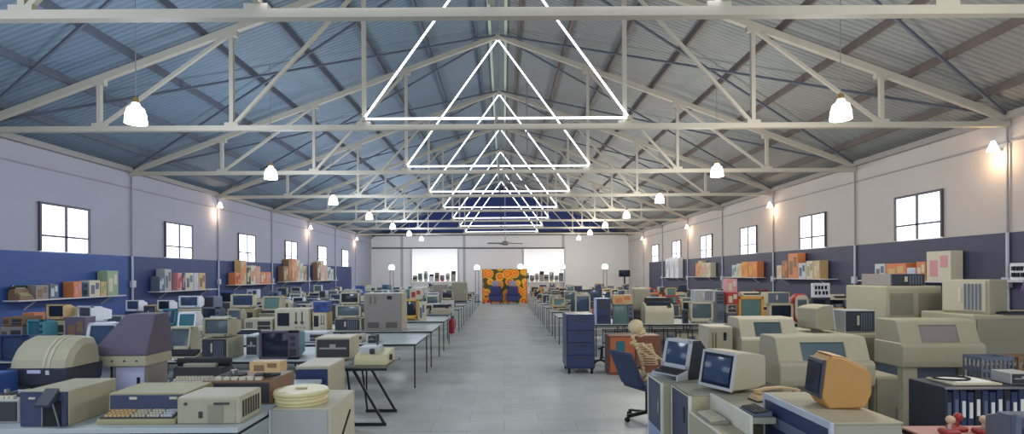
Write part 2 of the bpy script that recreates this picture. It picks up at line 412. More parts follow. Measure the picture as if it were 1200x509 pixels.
def put(kind, col, X0, X1, Y0, Y1, z0, z1, label, rot=0, group=None, cat=None, name=None):
    """place a device so that its front-facing footprint box is X0..X1 x Y0..Y1 before turning by rot about the box centre"""
    key = (kind,)+tuple(col.split('/'))
    if key not in PROTO: PROTO[key] = KIND[kind](*key[1:])
    src, (w, d, h) = PROTO[key]
    o = dup(src)
    W, D = X1-X0, Y1-Y0
    c = Vector(((X0+X1)/2, (Y0+Y1)/2, z0)); a = R(rot)
    off = Matrix.Rotation(a, 3, 'Z') @ Vector((0, -D/2, 0))
    o.location = c+off; o.rotation_euler = (0, 0, a); o.scale = (W/w, D/d, (z1-z0)/h)
    if name: o.name = name
    tag(o, label, cat or CATS[kind], group)
    return o
def column(Y, items, base=.75, gap=0, group=None):
    """stack measured in the photograph: (kind, colour, x0, x1, ytop, label[, depth[, rot]])"""
    z = base; out = []
    for k, it in enumerate(items):
        kind, col, x0, x1, yt, label = it[:6]
        D = it[6] if len(it) > 6 and it[6] else DEP[kind]; rot = it[7] if len(it) > 7 else 0
        xm = (x0+x1)/2
        X0, X1 = PX(x0, yt, Y), PX(x1, yt, Y)
        zt = max(PZ(xm, yt, Y), z+.04)
        if k: z += .0
        out.append(put(kind, col, X0, X1, Y, Y+D, z, zt, label, rot, group)); z = zt
    return out
# ================================================================ SETTING
XL, XR, YN, YF = -9.5, 9.0, -4.0, 39.9
RX, RZ = -.11, 7.98
EL, ER = 4.56, 4.62
BAY = 4.28; TR = [5.57+BAY*i for i in range(8)]
ORD = ['first', 'second', 'third', 'fourth', 'fifth', 'sixth', 'seventh', 'eighth', 'ninth', 'tenth', 'eleventh', 'twelfth', 'thirteenth', 'fourteenth', 'fifteenth', 'sixteenth']
def floor_mat():
    m = bpy.data.materials.new('floor_tile'); m.use_nodes = True; nt = m.node_tree; b = nt.nodes['Principled BSDF']
    tc = nt.nodes.new('ShaderNodeTexCoord'); br = nt.nodes.new('ShaderNodeTexBrick'); br.offset = 0.5
    br.inputs['Scale'].default_value = 1; br.inputs['Brick Width'].default_value = .9; br.inputs['Row Height'].default_value = .45
    br.inputs['Mortar Size'].default_value = .007; br.inputs['Mortar Smooth'].default_value = .4
    br.inputs['Color1'].default_value = lin('#d2d8d5'); br.inputs['Color2'].default_value = lin('#c6cecb'); br.inputs['Mortar'].default_value = lin('#b0b8b8')
    nz = nt.nodes.new('ShaderNodeTexNoise'); nz.inputs['Scale'].default_value = 1.3; nz.inputs['Detail'].default_value = 6
    mx = nt.nodes.new('ShaderNodeMixRGB'); mx.blend_type = 'MULTIPLY'; mx.inputs['Fac'].default_value = .4
    nt.links.new(tc.outputs['Object'], br.inputs['Vector']); nt.links.new(tc.outputs['Object'], nz.inputs['Vector'])
    nt.links.new(br.outputs['Color'], mx.inputs['Color1']); nt.links.new(nz.outputs['Fac'], mx.inputs['Color2'])
    g = nt.nodes.new('ShaderNodeBrightContrast'); g.inputs['Bright'].default_value = .04
    nt.links.new(mx.outputs['Color'], g.inputs['Color']); nt.links.new(g.outputs['Color'], b.inputs['Base Color'])
    b.inputs['Roughness'].default_value = .42; b.inputs['Specular IOR Level'].default_value = .35
    return m
def roof_mat(name, c1, c2):
    m = bpy.data.materials.new(name); m.use_nodes = True; nt = m.node_tree; b = nt.nodes['Principled BSDF']
    tc = nt.nodes.new('ShaderNodeTexCoord'); wv = nt.nodes.new('ShaderNodeTexWave'); wv.bands_direction = 'Y'; wv.inputs['Scale'].default_value = 2.6
    wv.inputs['Distortion'].default_value = .3; wv.inputs['Detail'].default_value = 1
    nz = nt.nodes.new('ShaderNodeTexNoise'); nz.inputs['Scale'].default_value = .5; nz.inputs['Detail'].default_value = 5
    mx = nt.nodes.new('ShaderNodeMixRGB'); mx.inputs['Color1'].default_value = lin(c1); mx.inputs['Color2'].default_value = lin(c2)
    nt.links.new(tc.outputs['Object'], wv.inputs['Vector']); nt.links.new(tc.outputs['Object'], nz.inputs['Vector'])
    nt.links.new(nz.outputs['Fac'], mx.inputs['Fac'])
    m2 = nt.nodes.new('ShaderNodeMixRGB'); m2.blend_type = 'MULTIPLY'; m2.inputs['Fac'].default_value = .22
    nt.links.new(mx.outputs['Color'], m2.inputs['Color1']); nt.links.new(wv.outputs['Fac'], m2.inputs['Color2'])
    nt.links.new(m2.outputs['Color'], b.inputs['Base Color'])
    bp = nt.nodes.new('ShaderNodeBump'); bp.inputs['Strength'].default_value = .6; bp.inputs['Distance'].default_value = .03
    nt.links.new(wv.outputs['Fac'], bp.inputs['Height']); nt.links.new(bp.outputs['Normal'], b.inputs['Normal'])
    b.inputs['Roughness'].default_value = .6
    return m
struct(ob('floor', MB().box(XL-.3, XR+.3, YN, YF+.3, -.1, 0), floor_mat()))
wall_l = mat('wall_plaster_left', '#a3a3b0', .85, noise=.07, scale=1.2, bump=.2)
wall_r = mat('wall_plaster_right', '#bdb5b0', .85, noise=.07, scale=1.2, bump=.2)
wall_f = mat('wall_plaster_far', '#dedad9', .85, noise=.03, scale=.6)
band_l = mat('blue_wall_paint', '#304f8e', .6, noise=.14, scale=1.5)
band_r = mat('slate_wall_paint', '#3c4058', .6, noise=.12, scale=1.5)
band_lf = mat('navy_wall_paint', '#2c3c6a', .6, noise=.12, scale=1.5)
ZBL, ZBR = 2.42, 2.60
w = struct(ob('wall_left', MB().box(XL-.25, XL, YN, YF+.3, 0, EL+.1), wall_l))
struct(ob('painted_band', MB().box(XL, XL+.015, YN, 14.0, 0, ZBL), band_l, w)); struct(ob('painted_band', MB().box(XL, XL+.015, 14.0, 34.6, 0, ZBL), band_lf, w))
wr = struct(ob('wall_right', MB().box(XR, XR+.25, YN, YF+.3, 0, ER+.1), wall_r))
struct(ob('painted_band', MB().box(XR-.015, XR, YN, 34.2, 0, ZBR), band_r, wr))
wf = struct(ob('wall_far', MB().box(XL, XR, YF, YF+.25, 0, 4.75), wall_f))
struct(ob('beam', MB().box(XL+.02, XR-.02, YF-.12, YF, 4.72, 4.98), mat('dark_beam', '#23242e', .7), wf))
struct(ob('gable', MB().prismz([(0, 0), (1, 0), (1, 1)], 0, 1), None, wf)) if False else None
g = MB().loft([[(XL, YF, 4.9), (XR, YF, 4.9), (RX, YF, RZ+.4)], [(XL, YF+.2, 4.9), (XR, YF+.2, 4.9), (RX, YF+.2, RZ+.4)]])
struct(ob('gable', g, mat('gable_navy_paint', '#2a3a72', .8, noise=.1, scale=1), wf))
b = MB()
for x in (471, 544, 660): b.box(PX(x, 300, YF)-.09, PX(x, 300, YF)+.09, YF-.03, YF, 0, 4.72)
struct(ob('pilaster', b, mat('pilaster_paint', '#aaa8ae', .8), wf))
struct(ob('cable_rail', MB().cyl((PX(436, 291, YF-.08), YF-.08, PZ(436, 291, YF-.08)), (PX(662, 291, YF-.08), YF-.08, PZ(662, 291, YF-.08)), .05), mat('dark_rail', '#55535a', .6), wf))
# roof; cool left and warm right light is put into the sheet colours
dl = 1/(RX-XL)*(RZ-EL)
top = .22
cl = struct(ob('ceiling', MB().loft([[(XL-.3, YN, EL+top-.11), (RX, YN, RZ+top), (RX, YN, RZ+top+.1), (XL-.3, YN, EL+top)], [(XL-.3, YF+.4, EL+top-.11), (RX, YF+.4, RZ+top), (RX, YF+.4, RZ+top+.1), (XL-.3, YF+.4, EL+top)]]), roof_mat('roof_sheet_left', '#71879f', '#7f929c')))
cr = struct(ob('ceiling', MB().loft([[(XR+.3, YN, ER+top-.11), (RX, YN, RZ+top), (RX, YN, RZ+top+.1), (XR+.3, YN, ER+top)], [(XR+.3, YF+.4, ER+top-.11), (RX, YF+.4, RZ+top), (RX, YF+.4, RZ+top+.1), (XR+.3, YF+.4, ER+top)]]), roof_mat('roof_sheet_right', '#87949a', '#9a948c')))
purl = mat('purlin_steel', '#5c6370', .7, .1, noise=.15); purr = mat('purlin_brown', '#6a5e5b', .7, .1, noise=.2)  # right purlins browner than the left ones
NP = 8
for side, root, mm in ((-1, cl, purl), (1, cr, purr)):
    xe, ze = (XL, EL) if side < 0 else (XR, ER)
    for i in range(NP):
        t = (i+.45)/NP
        x = RX+(xe-RX)*t; z = RZ+(ze-RZ)*t+.145
        struct(ob('purlin', MB().box(x-.025, x+.025, YN, YF, z-.06, z+.075), mm, root))
    ys = [TR[0]-BAY] + TR + [YF-.1]
    for a, b_ in zip(ys, ys[1:]):
        for p, q in (((xe, a, ze+.03), (RX, b_, RZ+.03)), ((RX, a, RZ+.03), (xe, b_, ze+.03))):
            struct(ob('brace_rod', MB().bar(p, q, .04, .04), purl, root))
rr = MB()
for s in (-.2, .2): rr.box(RX+s-.035, RX+s+.035, YN, YF, RZ+.06, RZ+.15)
struct(ob('ridge_rail', rr, mat('ridge_paint', '#c4d2c0', .6), cl))
# trusses
trussm = mat('truss_cream_paint', '#b3ad9f', .6, noise=.08, scale=3)
def make_truss():
    t = empty('roof_truss', (0, 0, 0), False); zb = 4.52
    ob('bottom_chord', MB().box(XL+.02, XR-.02, -.05, .05, zb-.045, zb+.045), trussm, t, False)
    for side in (-1, 1):
        xe, ze = (XL, EL) if side < 0 else (XR, ER)
        P = lambda k: (RX+(xe-RX)*k, RZ+(ze-RZ)*k)
        ob('top_chord', MB().bar((xe-.02*side, 0, ze), (RX, 0, RZ), .115, .09), trussm, t, False)
        for k in (.25, .5, .75):
            x, z = P(k)
            ob('post', MB().box(x-.035, x+.035, -.035, .035, zb, z), trussm, t, False)
            ob('gusset_plate', MB().box(x-.11, x+.11, -.045, .045, z-.12, z+.0), trussm, t, False)
            ob('gusset_plate', MB().box(x-.12, x+.12, -.045, .045, zb, zb+.10), trussm, t, False)
        for k in (.25, .5):
            x, z = P(k); x2, z2 = P(k+.25)
            ob('diagonal', MB().bar((x, 0, z-.05), (x2, 0, zb+.03), .055, .055), trussm, t, False)
    return t
T0 = make_truss()
for i, y in enumerate(TR):
    o = dup(T0); o.location = (0, y, 0); o.name = 'roof_truss'
    tag(o, ('white steel roof truss nearest the camera along the top edge' if i == 0 else '%s white steel roof truss from the camera with glowing triangle' % ORD[i]), 'roof truss', 'white roof trusses')
# neon triangles
neon = bpy.data.materials.new('white_neon'); neon.use_nodes = True
nb = neon.node_tree.nodes['Principled BSDF']; nb.inputs['Base Color'].default_value = (1, 1, 1, 1)
nb.inputs['Emission Color'].default_value = lin('#f2f6ff'); nb.inputs['Emission Strength'].default_value = 4
hw = 2.33; za, zb_ = 7.86, 4.65
tri_mesh = MB().tube([(RX-hw, 0, zb_), (RX+hw, 0, zb_), (RX, 0, za), (RX-hw, 0, zb_)], .019).mesh('neon_tube')
clips = [MB().box(RX+p[0]-.035, RX+p[0]+.035, -.02, .1, p[1]-.035, p[1]+.035).mesh('clip') for p in ((-hw, zb_), (hw, zb_), (0, za), (0, zb_))]
for i, y in enumerate(TR):
    t = empty('neon_triangle', (0, y-.1, 0))
    ob('tube', tri_mesh, neon, t); [ob('clip', c_, trussm, t) for c_ in clips]
    tag(t, ('glowing white triangular light with only its base visible at top edge' if i == 0 else 'glowing white triangular light on the %s roof truss from the camera' % ORD[i]), 'triangle light', 'white neon triangles under the roof ridge')
# windows
glass = bpy.data.materials.new('bright_daylight_glass'); glass.use_nodes = True
nt = glass.node_tree; gb = nt.nodes['Principled BSDF']; gb.inputs['Base Color'].default_value = (.9, .93, 1, 1); gb.inputs['Roughness'].default_value = .1
nz = nt.nodes.new('ShaderNodeTexNoise'); nz.inputs['Scale'].default_value = 3
cr_ = nt.nodes.new('ShaderNodeValToRGB'); cr_.color_ramp.elements[0].color = lin('#dfe8ff'); cr_.color_ramp.elements[1].color = (1, 1, 1, 1)
nt.links.new(nz.outputs['Fac'], cr_.inputs['Fac']); nt.links.new(cr_.outputs['Color'], gb.inputs['Emission Color']); gb.inputs['Emission Strength'].default_value = 2.6
wfr = mat('window_frame_dark', '#41404e', .5)
n = 0
for side, x, z0, z1, cs in ((-1, XL, 2.44, 3.40, [7.75, 12.0, 16.2, 20.5, 24.75, 29.0, 33.2]), (1, XR, 2.62, 3.56, [7.75, 12.0, 16.1, 20.3, 24.5, 28.7, 32.7])):
    for c in cs:
        n += 1; s = -side; hw_ = .64
        f = MB(); xa, xb = sorted((x+s*.016, x+s*.06)); xc, xd = sorted((x+s*.015, x+s*.03))
        f.box(xa, xb, c-hw_-.05, c+hw_+.05, z1, z1+.05).box(xa, xb, c-hw_-.05, c-hw_, z0, z1).box(xa, xb, c+hw_, c+hw_+.05, z0, z1)
        f.box(xa, xb, c-.025, c+.025, z0, z1).box(xa, xb, c-hw_, c+hw_, z0+.3, z0+.34)
        o = struct(ob('window_%d' % n, f, wfr))
        struct(ob('pane', MB().box(xc, xd, c-hw_, c+hw_, z0, z1), glass, o))
# conduits / wall pilasters at each truss
cond = mat('conduit_grey', '#8d8c92', .6); condw = mat('conduit_white', '#b9bcc8', .5)
for side, x, e, zb2, root in ((-1, XL, EL, ZBL, w), (1, XR, ER, ZBR, wr)):
    s = -side
    for y in [TR[0]-BAY]+TR:
        struct(ob('conduit', MB().cyl((x+s*.04, y, zb2), (x+s*.04, y, e), .018), cond, root))
        struct(ob('conduit', MB().cyl((x+s*.045, y, 0), (x+s*.045, y, zb2), .028), condw, root))
        struct(ob('junction_box', MB().box(min(x+s*.02, x+s*.1), max(x+s*.02, x+s*.1), y-.08, y+.08, 1.62, 1.8, .01), condw, root))
    struct(ob('cable_duct', MB().box(min(x, x+s*.03), max(x, x+s*.03), YN, YF, e-.42, e-.39), cond, root))
    struct(ob('wall_plate', MB().box(min(x, x+s*.12), max(x, x+s*.12), YN, YF, e-.02, e+.1), mat('wall_plate_paint', '#9d9896', .8), root))
# pendant lamps
shade_m = bpy.data.materials.new('lit_glass_shade'); shade_m.use_nodes = True
sb = shade_m.node_tree.nodes['Principled BSDF']; sb.inputs['Base Color'].default_value = (1, 1, 1, 1); sb.inputs['Emission Color'].default_value = lin('#fffaf2'); sb.inputs['Emission Strength'].default_value = 3
brass = mat('brass_cap', '#b09058', .4, .6)
pend = empty('pendant_lamp', link=False)
ob('shade', MB().lathe([(.0, .17), (.05, .17), (.07, .12), (.12, .08), (.15, -.02), (.16, -.16), (.155, -.16), (.0, -.14)]), shade_m, pend, False, True)
ob('cap', MB().lathe([(.0, .25), (.04, .25), (.05, .17), (.0, .17)], n=12), brass, pend, False)
ob('rod', MB().cyl((0, 0, .24), (0, 0, 2.7), .007, n=6), cond, pend, False)
for i in range(7):
    y = 7.38+i*BAY
    for sx, nm in ((-4.88, 'left'), (4.5, 'right')):
        o = dup(pend); o.location = (sx, y, 4.07)
        t = abs(sx-RX)/abs((XL if sx < 0 else XR)-RX)
        o.scale = (.84, .84, .84)
        tag(o, 'glowing bell shaped pendant lamp, %s from the camera in the %s row' % (ORD[i], nm), 'pendant lamp', 'bell pendant lamps')
# wall spotlights
spot = empty('wall_spotlight', link=False)
ob('bracket', MB().box(-.03, .03, -.02, .14, -.03, .03, .005), trussm, spot, False)
ob('lamp_head', MB().cyl((0, -.02, .0), (0, -.02, -.02), .09, .1).cyl((0, -.02, .0), (0, -.02, .16), .09, .03), shade_m, spot, False)
for side, ys in ((-1, [18.3, 26.9, 35.4]), (1, [10.0, 18.4, 26.7, 35.3])):
    for i, y in enumerate(ys):
        x = (XL+.14) if side < 0 else (XR-.14)
        o = dup(spot); o.location = (x, y, 4.1 if side > 0 else 4.18); o.rotation_euler = (0, 0, PI/2*(1 if side < 0 else -1))
        tag(o, 'small lit spotlight high on the %s wall, %s from the camera' % ('left' if side < 0 else 'right', ORD[i]), 'spotlight', 'spotlights on the side walls')
        L = bpy.data.lights.new('spot_glow', 'POINT'); L.energy = 16; L.color = (1, .66, .38); L.shadow_soft_size = .05
        lo = bpy.data.objects.new('spot_glow', L); lo.location = (x-.16*side if False else x+(.12 if side < 0 else -.12), y, 3.95); COL.objects.link(lo)
# ceiling fans
def fan(x, y, z, blades, label, light=False):
    t = empty('ceiling_fan', (x, y, z))
    ztop = RZ-(abs(x-RX))*.37+.1-z
    ob('downrod', MB().cyl((0, 0, .05), (0, 0, ztop), .022), mat('fan_grey', '#8f9092', .5, .3), t)
    ob('motor', MB().lathe([(0, .12), (.08, .1), (.15, .04), (.16, -.03), (.09, -.08), (0, -.09)]), mat('fan_grey', '#8f9092', .5, .3), t)
    for k in range(blades):
        a = 2*PI*k/blades+.25
        M = Matrix.Rotation(a, 4, 'Z') @ Matrix.Rotation(.25, 4, 'X')
        ob('blade', MB().box(.15, .78, -.08, .08, -.008, .008, .003, M=M), mat('fan_blade', '#8f9299', .5), t)
    tag(t, label, 'ceiling fan')
    return t
fan(PX(618, 215, 17), 17, PZ(618, 213, 17), 4, 'grey ceiling fan hanging on a long rod near the ridge centre')
fan(PX(592, 288, 24), 24, 3.25, 4, 'lower ceiling fan hanging before the far wall')
# far niches: bright lit display recess with small models
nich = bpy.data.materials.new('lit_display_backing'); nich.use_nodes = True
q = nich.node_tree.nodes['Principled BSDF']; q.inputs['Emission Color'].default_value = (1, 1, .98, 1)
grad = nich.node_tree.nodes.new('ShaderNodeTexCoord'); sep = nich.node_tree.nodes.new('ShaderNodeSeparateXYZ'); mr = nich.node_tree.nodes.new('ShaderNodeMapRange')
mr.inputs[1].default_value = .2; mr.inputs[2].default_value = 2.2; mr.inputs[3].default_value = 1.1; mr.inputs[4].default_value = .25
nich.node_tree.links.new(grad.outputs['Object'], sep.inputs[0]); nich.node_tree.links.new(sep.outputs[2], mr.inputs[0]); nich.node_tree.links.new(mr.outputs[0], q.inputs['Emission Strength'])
for k, (a, c, nm) in enumerate(((483, 536, 'left'), (614, 661, 'right'))):
    x0, x1 = PX(a, 310, YF-.1), PX(c, 310, YF-.1); z0, z1 = PZ(a, 330, YF-.1), PZ(a, 292, YF-.1)
    t = empty('display_niche', ((x0+x1)/2, YF-.1, z0)); Wn = (x1-x0)/2
    ob('backlit_panel', MB().box(-(x1-x0)/2, (x1-x0)/2, .02, .08, 0, z1-z0), nich, t)
    for sx in (-1, 1): ob('frame_side', MB().box(sx*(Wn+.04)-.04, sx*(Wn+.04)+.04, -.02, .09, -.08, z1-z0+.05), mat('niche_frame', '#b8b6bc', .7), t)
    lg = ob('ledge_shelf', MB().box(x0, x1, YF-.5, YF-.13, z0-.06, z0), mat('niche_ledge', '#e8e6e4', .7)); tag(lg, 'white ledge below the %s lit niche of the far wall' % nm, 'shelf')
    tag(t, 'bright backlit display niche at the %s of the far wall' % nm, 'display niche')
    for j in range(8):
        hx = x0+(x1-x0)*(j+.6)/8.3; col = ['olive', 'grey', 'slate', 'palegrey', 'brown', 'red', 'taupe', 'stone'][(j+k*3) % 8]
        hh = .45+.35*((j*7+k*3) % 5)/5
        put(['home', 'monitor', 'roundtv', 'printer'][j % 4], col, hx-.16, hx+.16, YF-.47, YF-.2, z0, z0+hh, 'small %s device on the ledge of the %s lit niche, %s from its left' % (dict(palegrey='pale grey').get(col, col), nm, ORD[j]), group='small devices in the lit wall niches', name='display_model')
# torchere floor lamps
globe = shade_m
for i, (x, y0) in enumerate(((459, 314), (559, 314), (610, 313), (659, 313), (709, 313))):
    Y = 38.4 if i in (1, 2, 3) else 36.5
    X = PX(x, y0, Y); Z = PZ(x, y0, Y)
    t = empty('floor_lamp', (X, Y, 0))
    ob('globe', MB().sph((0, 0, Z), .21), globe, t, smooth=True)
    ob('pole', MB().cyl((-.11, 0, .03), (-.11, 0, Z-.15), .022).cyl((.11, 0, .03), (.11, 0, Z-.15), .022), mat('lamp_pole', '#7b6a6c', .5), t)
    ob('base', MB().cyl((0, 0, 0), (0, 0, .04), .22, n=20), blackmetal, t)
    ob('collar', MB().cyl((0, 0, Z-.22), (0, 0, Z-.15), .14), mat('lamp_pole', '#7b6a6c', .5), t)
    tag(t, 'floor lamp with glowing globe on twin poles, %s from the left at far wall' % ORD[i], 'floor lamp', 'globe floor lamps along the far wall')
# flower mural screen
def mural_mat():
    m = bpy.data.materials.new('flower_print'); m.use_nodes = True; nt = m.node_tree; b = nt.nodes['Principled BSDF']
    tc = nt.nodes.new('ShaderNodeTexCoord'); v = nt.nodes.new('ShaderNodeTexVoronoi'); v.inputs['Scale'].default_value = 1.7; v.inputs['Randomness'].default_value = .55
    r = nt.nodes.new('ShaderNodeValToRGB'); e = r.color_ramp.elements
    e[0].position = 0; e[0].color = lin('#7a1c0c'); e[1].position = 1; e[1].color = lin('#2c3a10')
    for p, c in ((.12, '#a82c0c'), (.22, '#dc5a10'), (.32, '#f09a18'), (.42, '#c8440e'), (.52, '#f0b020'), (.62, '#4a4214')):
        k = e.new(p); k.color = lin(c)
    nt.links.new(tc.outputs['Object'], v.inputs['Vector']); nt.links.new(v.outputs['Distance'], r.inputs['Fac']); nt.links.new(r.outputs['Color'], b.inputs['Base Color'])
    b.inputs['Roughness'].default_value = .6
    nt.links.new(r.outputs['Color'], b.inputs['Emission Color']); b.inputs['Emission Strength'].default_value = .12  # faint glow added to the print, which is no lamp
    return m
Y = 36.4; x0, x1 = PX(566, 335, Y), PX(617, 335, Y); zt = PZ(590, 315.5, Y)
t = empty('flower_mural', ((x0+x1)/2, Y, 0))
ob('printed_panel', MB().box((x0-x1)/2, (x1-x0)/2, 0, .04, .05, zt), mural_mat(), t)
ob('side_frame', MB().box((x0-x1)/2-.04, (x0-x1)/2, -.01, .06, .0, zt+.02).box((x1-x0)/2, (x1-x0)/2+.04, -.01, .06, .0, zt+.02), mat('mural_frame', '#7c2c18', .6), t)
ob('foot', MB().box((x0-x1)/2, (x0-x1)/2+.1, -.3, .4, 0, .05).box((x1-x0)/2-.1, (x1-x0)/2, -.3, .4, 0, .05), mat('mural_frame', '#7c2c18', .6), t)
tag(t, 'orange and yellow flower printed screen panel at end of the aisle', 'mural')
for k, (x, nm) in enumerate(((581, 'left'), (601, 'right'))):
    X = PX(x, 345, 35.6)
    t = empty('armchair', (X, 35.5, 0))
    ob('seat', MB().box(-.42, .42, -.1, .5, .18, .5, .06), mat('armchair_indigo', '#3a3d6b', .8), t)
    ob('backrest', MB().box(-.36, .36, .38, .56, .4, 1.15, .08), mat('armchair_indigo', '#3a3d6b', .8), t)
    for s in (-1, 1): ob('armrest', MB().box(s*.38-.08, s*.38+.08, -.08, .5, .3, .72, .05), mat('armchair_indigo', '#3a3d6b', .8), t)
    ob('headrest', MB().box(-.26, .26, .34, .54, 1.1, 1.5, .09), mat('headrest_pale', '#a3a2b8' if k else '#9b8d98', .8), t)
    for sx in (-.3, .3):
        for sy in (0, .42): ob('leg', MB().cyl((sx, sy, 0), (sx, sy, .2), .025), blackmetal, t)
    tag(t, 'dark indigo high back armchair before the flower screen, %s one' % nm, 'armchair', 'armchairs before the flower screen')
# fire extinguisher
Y = 18.0; X = PX(529.5, 375, Y)
t = empty('fire_extinguisher', (X, Y, 0))
ob('cylinder', MB().lathe([(0, 0), (.08, 0), (.085, .02), (.085, .4), (.06, .46), (.025, .49), (0, .49)]), mat('extinguisher_red', '#b01834', .35), t, smooth=True)
ob('valve', MB().cyl((0, 0, .48), (0, 0, .53), .02).box(-.02, .08, -.01, .01, .52, .545), M_('rubber'), t)
ob('hose', MB().tube([(.02, 0, .52), (.1, 0, .46), (.11, 0, .3), (.1, 0, .15)], .011), M_('rubber'), t)
tag(t, 'red fire extinguisher standing on the aisle floor', 'fire extinguisher')
# camera
cam = bpy.data.cameras.new('camera'); co = bpy.data.objects.new('camera', cam); COL.objects.link(co)
cam.sensor_fit = 'HORIZONTAL'; cam.sensor_width = 36; cam.lens = 36*F/1200; cam.shift_x = 10/1200; cam.shift_y = (322-254.5)/1200; cam.clip_start = .05; cam.clip_end = 200
co.matrix_world = Matrix.Translation((0, 0, H)) @ Matrix.Rotation(PI/2, 4, 'X') @ Matrix.Rotation(-ROLL, 4, 'Z')
sc.camera = co
# lights
def area(x, y, z, sx, sy, e, col, rx=0, ry=0):
    L = bpy.data.lights.new('soft_light', 'AREA'); L.shape = 'RECTANGLE'; L.size = sx; L.size_y = sy; L.energy = e; L.color = col
    o = bpy.data.objects.new('soft_light', L); o.location = (x, y, z); o.rotation_euler = (rx, ry, 0); COL.objects.link(o)
for i in range(8):  # fill lights added down both sides, cool left, warm right, stronger far off
    y = 3.4+i*BAY*1.07
    for x, c in ((-4.9, (.80, .88, 1)), (4.5, (1, .95, .86))):
        L = bpy.data.lights.new('fill_light', 'POINT'); L.energy = 160*(1 if i < 5 else 1.35); L.color = c; L.shadow_soft_size = .5
        o = bpy.data.objects.new('fill_light', L); o.location = (x, y, 3.75); COL.objects.link(o)
wd = bpy.data.worlds.new('daylight'); sc.world = wd; wd.use_nodes = True
wd.node_tree.nodes['Background'].inputs[0].default_value = (.82, .9, 1, 1); wd.node_tree.nodes['Background'].inputs[1].default_value = 1.6
sc.view_settings.view_transform = 'Standard'; sc.view_settings.look = 'None'; sc.view_settings.exposure = 0
# ================================================================ TABLES
tabletop = mat('table_top_grey', '#b6bfc0', .5, noise=.05); tabtrim = mat('table_edge', '#8d93a0', .5)
def table(X0, X1, Y0, Y1, label, z=.75, group=None, topm=None, th=.014):
    cx, cy = (X0+X1)/2, (Y0+Y1)/2
    t = empty('table', (cx, cy, 0)); a, b = (X1-X0)/2, (Y1-Y0)/2
    ob('tabletop', MB().box(-a, a, -b, b, z-th, z, .003), topm or tabletop, t)
    f = MB()
    for y in (-b+.03, b-.03): f.box(-a+.01, a-.01, y-.015, y+.015, z-th-.03, z-th)
    for x in (-a+.03, a-.03): f.box(x-.015, x+.015, -b+.045, b-.045, z-th-.03, z-th)
    ob('frame', f, blackmetal, t)
    for x in (-a+.03, a-.03):
        for y in (-b+.03, b-.03): ob('leg', MB().box(x-.011, x+.011, y-.011, y+.011, 0, z-th-.03), blackmetal, t)
    tag(t, label, 'table', group or 'long display tables')
    return t
LROW = [(4.2, 6.15), (7.5, 8.95), (9.3, 10.8), (11.4, 12.9), (13.8, 15.2), (16.2, 17.5), (18.5, 19.8), (20.8, 22.1), (23.1, 24.4), (25.4, 26.7), (27.7, 29.0), (30.1, 31.4), (32.6, 33.9)]
RROW = [(12.66, 14.1), (14.9, 16.2), (17.0, 18.3), (19.1, 20.4), (21.3, 22.6), (23.5, 24.8), (25.8, 27.1), (28.1, 29.4), (30.4, 31.7), (32.7, 34.0)]
for i, (a, b) in enumerate(LROW):
    xe = -2.02 if i == 0 else (-2.18 if i == 1 else (-1.62 if i == 5 else -1.47))
    x = xe; k = 0
    while x > -8.6 and k < 3:
        x2 = max(x-2.55, -9.4)
        table(x2+.01, x, a, b, 'grey topped black legged table, %s, %s row left of aisle' % (['aisle end', 'middle', 'wall end'][k], ORD[i]), group='long display tables left of the aisle', th=.04 if i == 0 else .014)
        x = x2; k += 1
for i, (a, b) in enumerate(RROW):
    x = 2.08 if i == 0 else 1.46; k = 0
    while x < 8.2 and k < 3:
        x2 = min(x+2.5, 8.9)
        if i == 0 and k == 0: x2 = 4.6
        table(x, x2-.01, a, b, 'grey topped black legged table, %s, %s row right of aisle' % (['aisle end', 'middle', 'wall end'][k], ORD[i]), group='long display tables right of the aisle')
        x = x2; k += 1
# trestle with sloping legs
t = empty('trestle_table', (-1.73, 7.4, 0))
ob('tabletop', MB().box(-.28, .27, -.42, .5, .725, .75, .003), mat('trestle_top', '#6d6c66', .5), t)
for y in (-.405, .485): ob('rail', MB().box(-.27, .25, y-.015, y+.015, .695, .725), blackmetal, t)
for y in (-.40, .30):
    ob('leg', MB().bar((-.17, y, .70), (.22, y, .02), .03, .03), blackmetal, t)
    ob('foot_bar', MB().box(-.19, .24, y-.018, y+.018, 0, .035), blackmetal, t)
    ob('leg', MB().bar((-.25, y, .70), (-.17, y, .035), .022, .022), blackmetal, t)
tag(t, 'black steel trestle table with slanting legs at the aisle, left foreground', 'table')
# ================================================================ LEFT FOREGROUND (row 1)
# open fronted drive box
X0, X1 = PX(23, 498, 4.25), PX(78, 498, 4.25); Y0 = 4.25; zt = PZ(50, 459, 4.25); W = X1-X0
t = empty('minicomputer', ((X0+X1)/2, Y0, .75)); hh = zt-.75
ob('case', MB().box(-W/2, W/2, .02, .55, 0, hh, .006), pc('beige'), t)
ob('faceplate', MB().box(-W/2+.004, W/2-.004, 0, .022, .006, hh-.006), mat('drive_blue_face', '#39425f', .5), t)
ob('badge', MB().box(-W/2+.07, -W/2+.12, -.003, .002, hh-.06, hh-.045), pc('ivory'), t)
ob('slot_cover', MB().prism([(-.0, .22), (-.10, .17), (-.11, .19), (.0, .30)], .02, .13, .004), pc('dark'), t)
g_ = ob('guide_well', MB().box(-.0, .14, -.004, .002, .01, .2), M_('rubber'), t)
for x in (.005, .135): ob('chrome_leg', MB().bar((x, -.012, 0.005), (x+(.03 if x < .05 else -.02), -.05, .19), .008, .008), chrome, t)
tag(t, 'beige minicomputer box with dark blue front and open chrome legged slot', 'computer')
column(4.35, [('recorder', 'grey', -30, 21, 462, 'grey cassette recorder deck at left edge of front table')])
ls = column(4.95, [('desktop', 'slate', 24, 76, 459, 'dark flat base unit beneath the domed teleprinter', .4), ('helmet', 'beige/cream', 6, 78, 397, 'large domed beige teleprinter hood on a dark base', .46)])
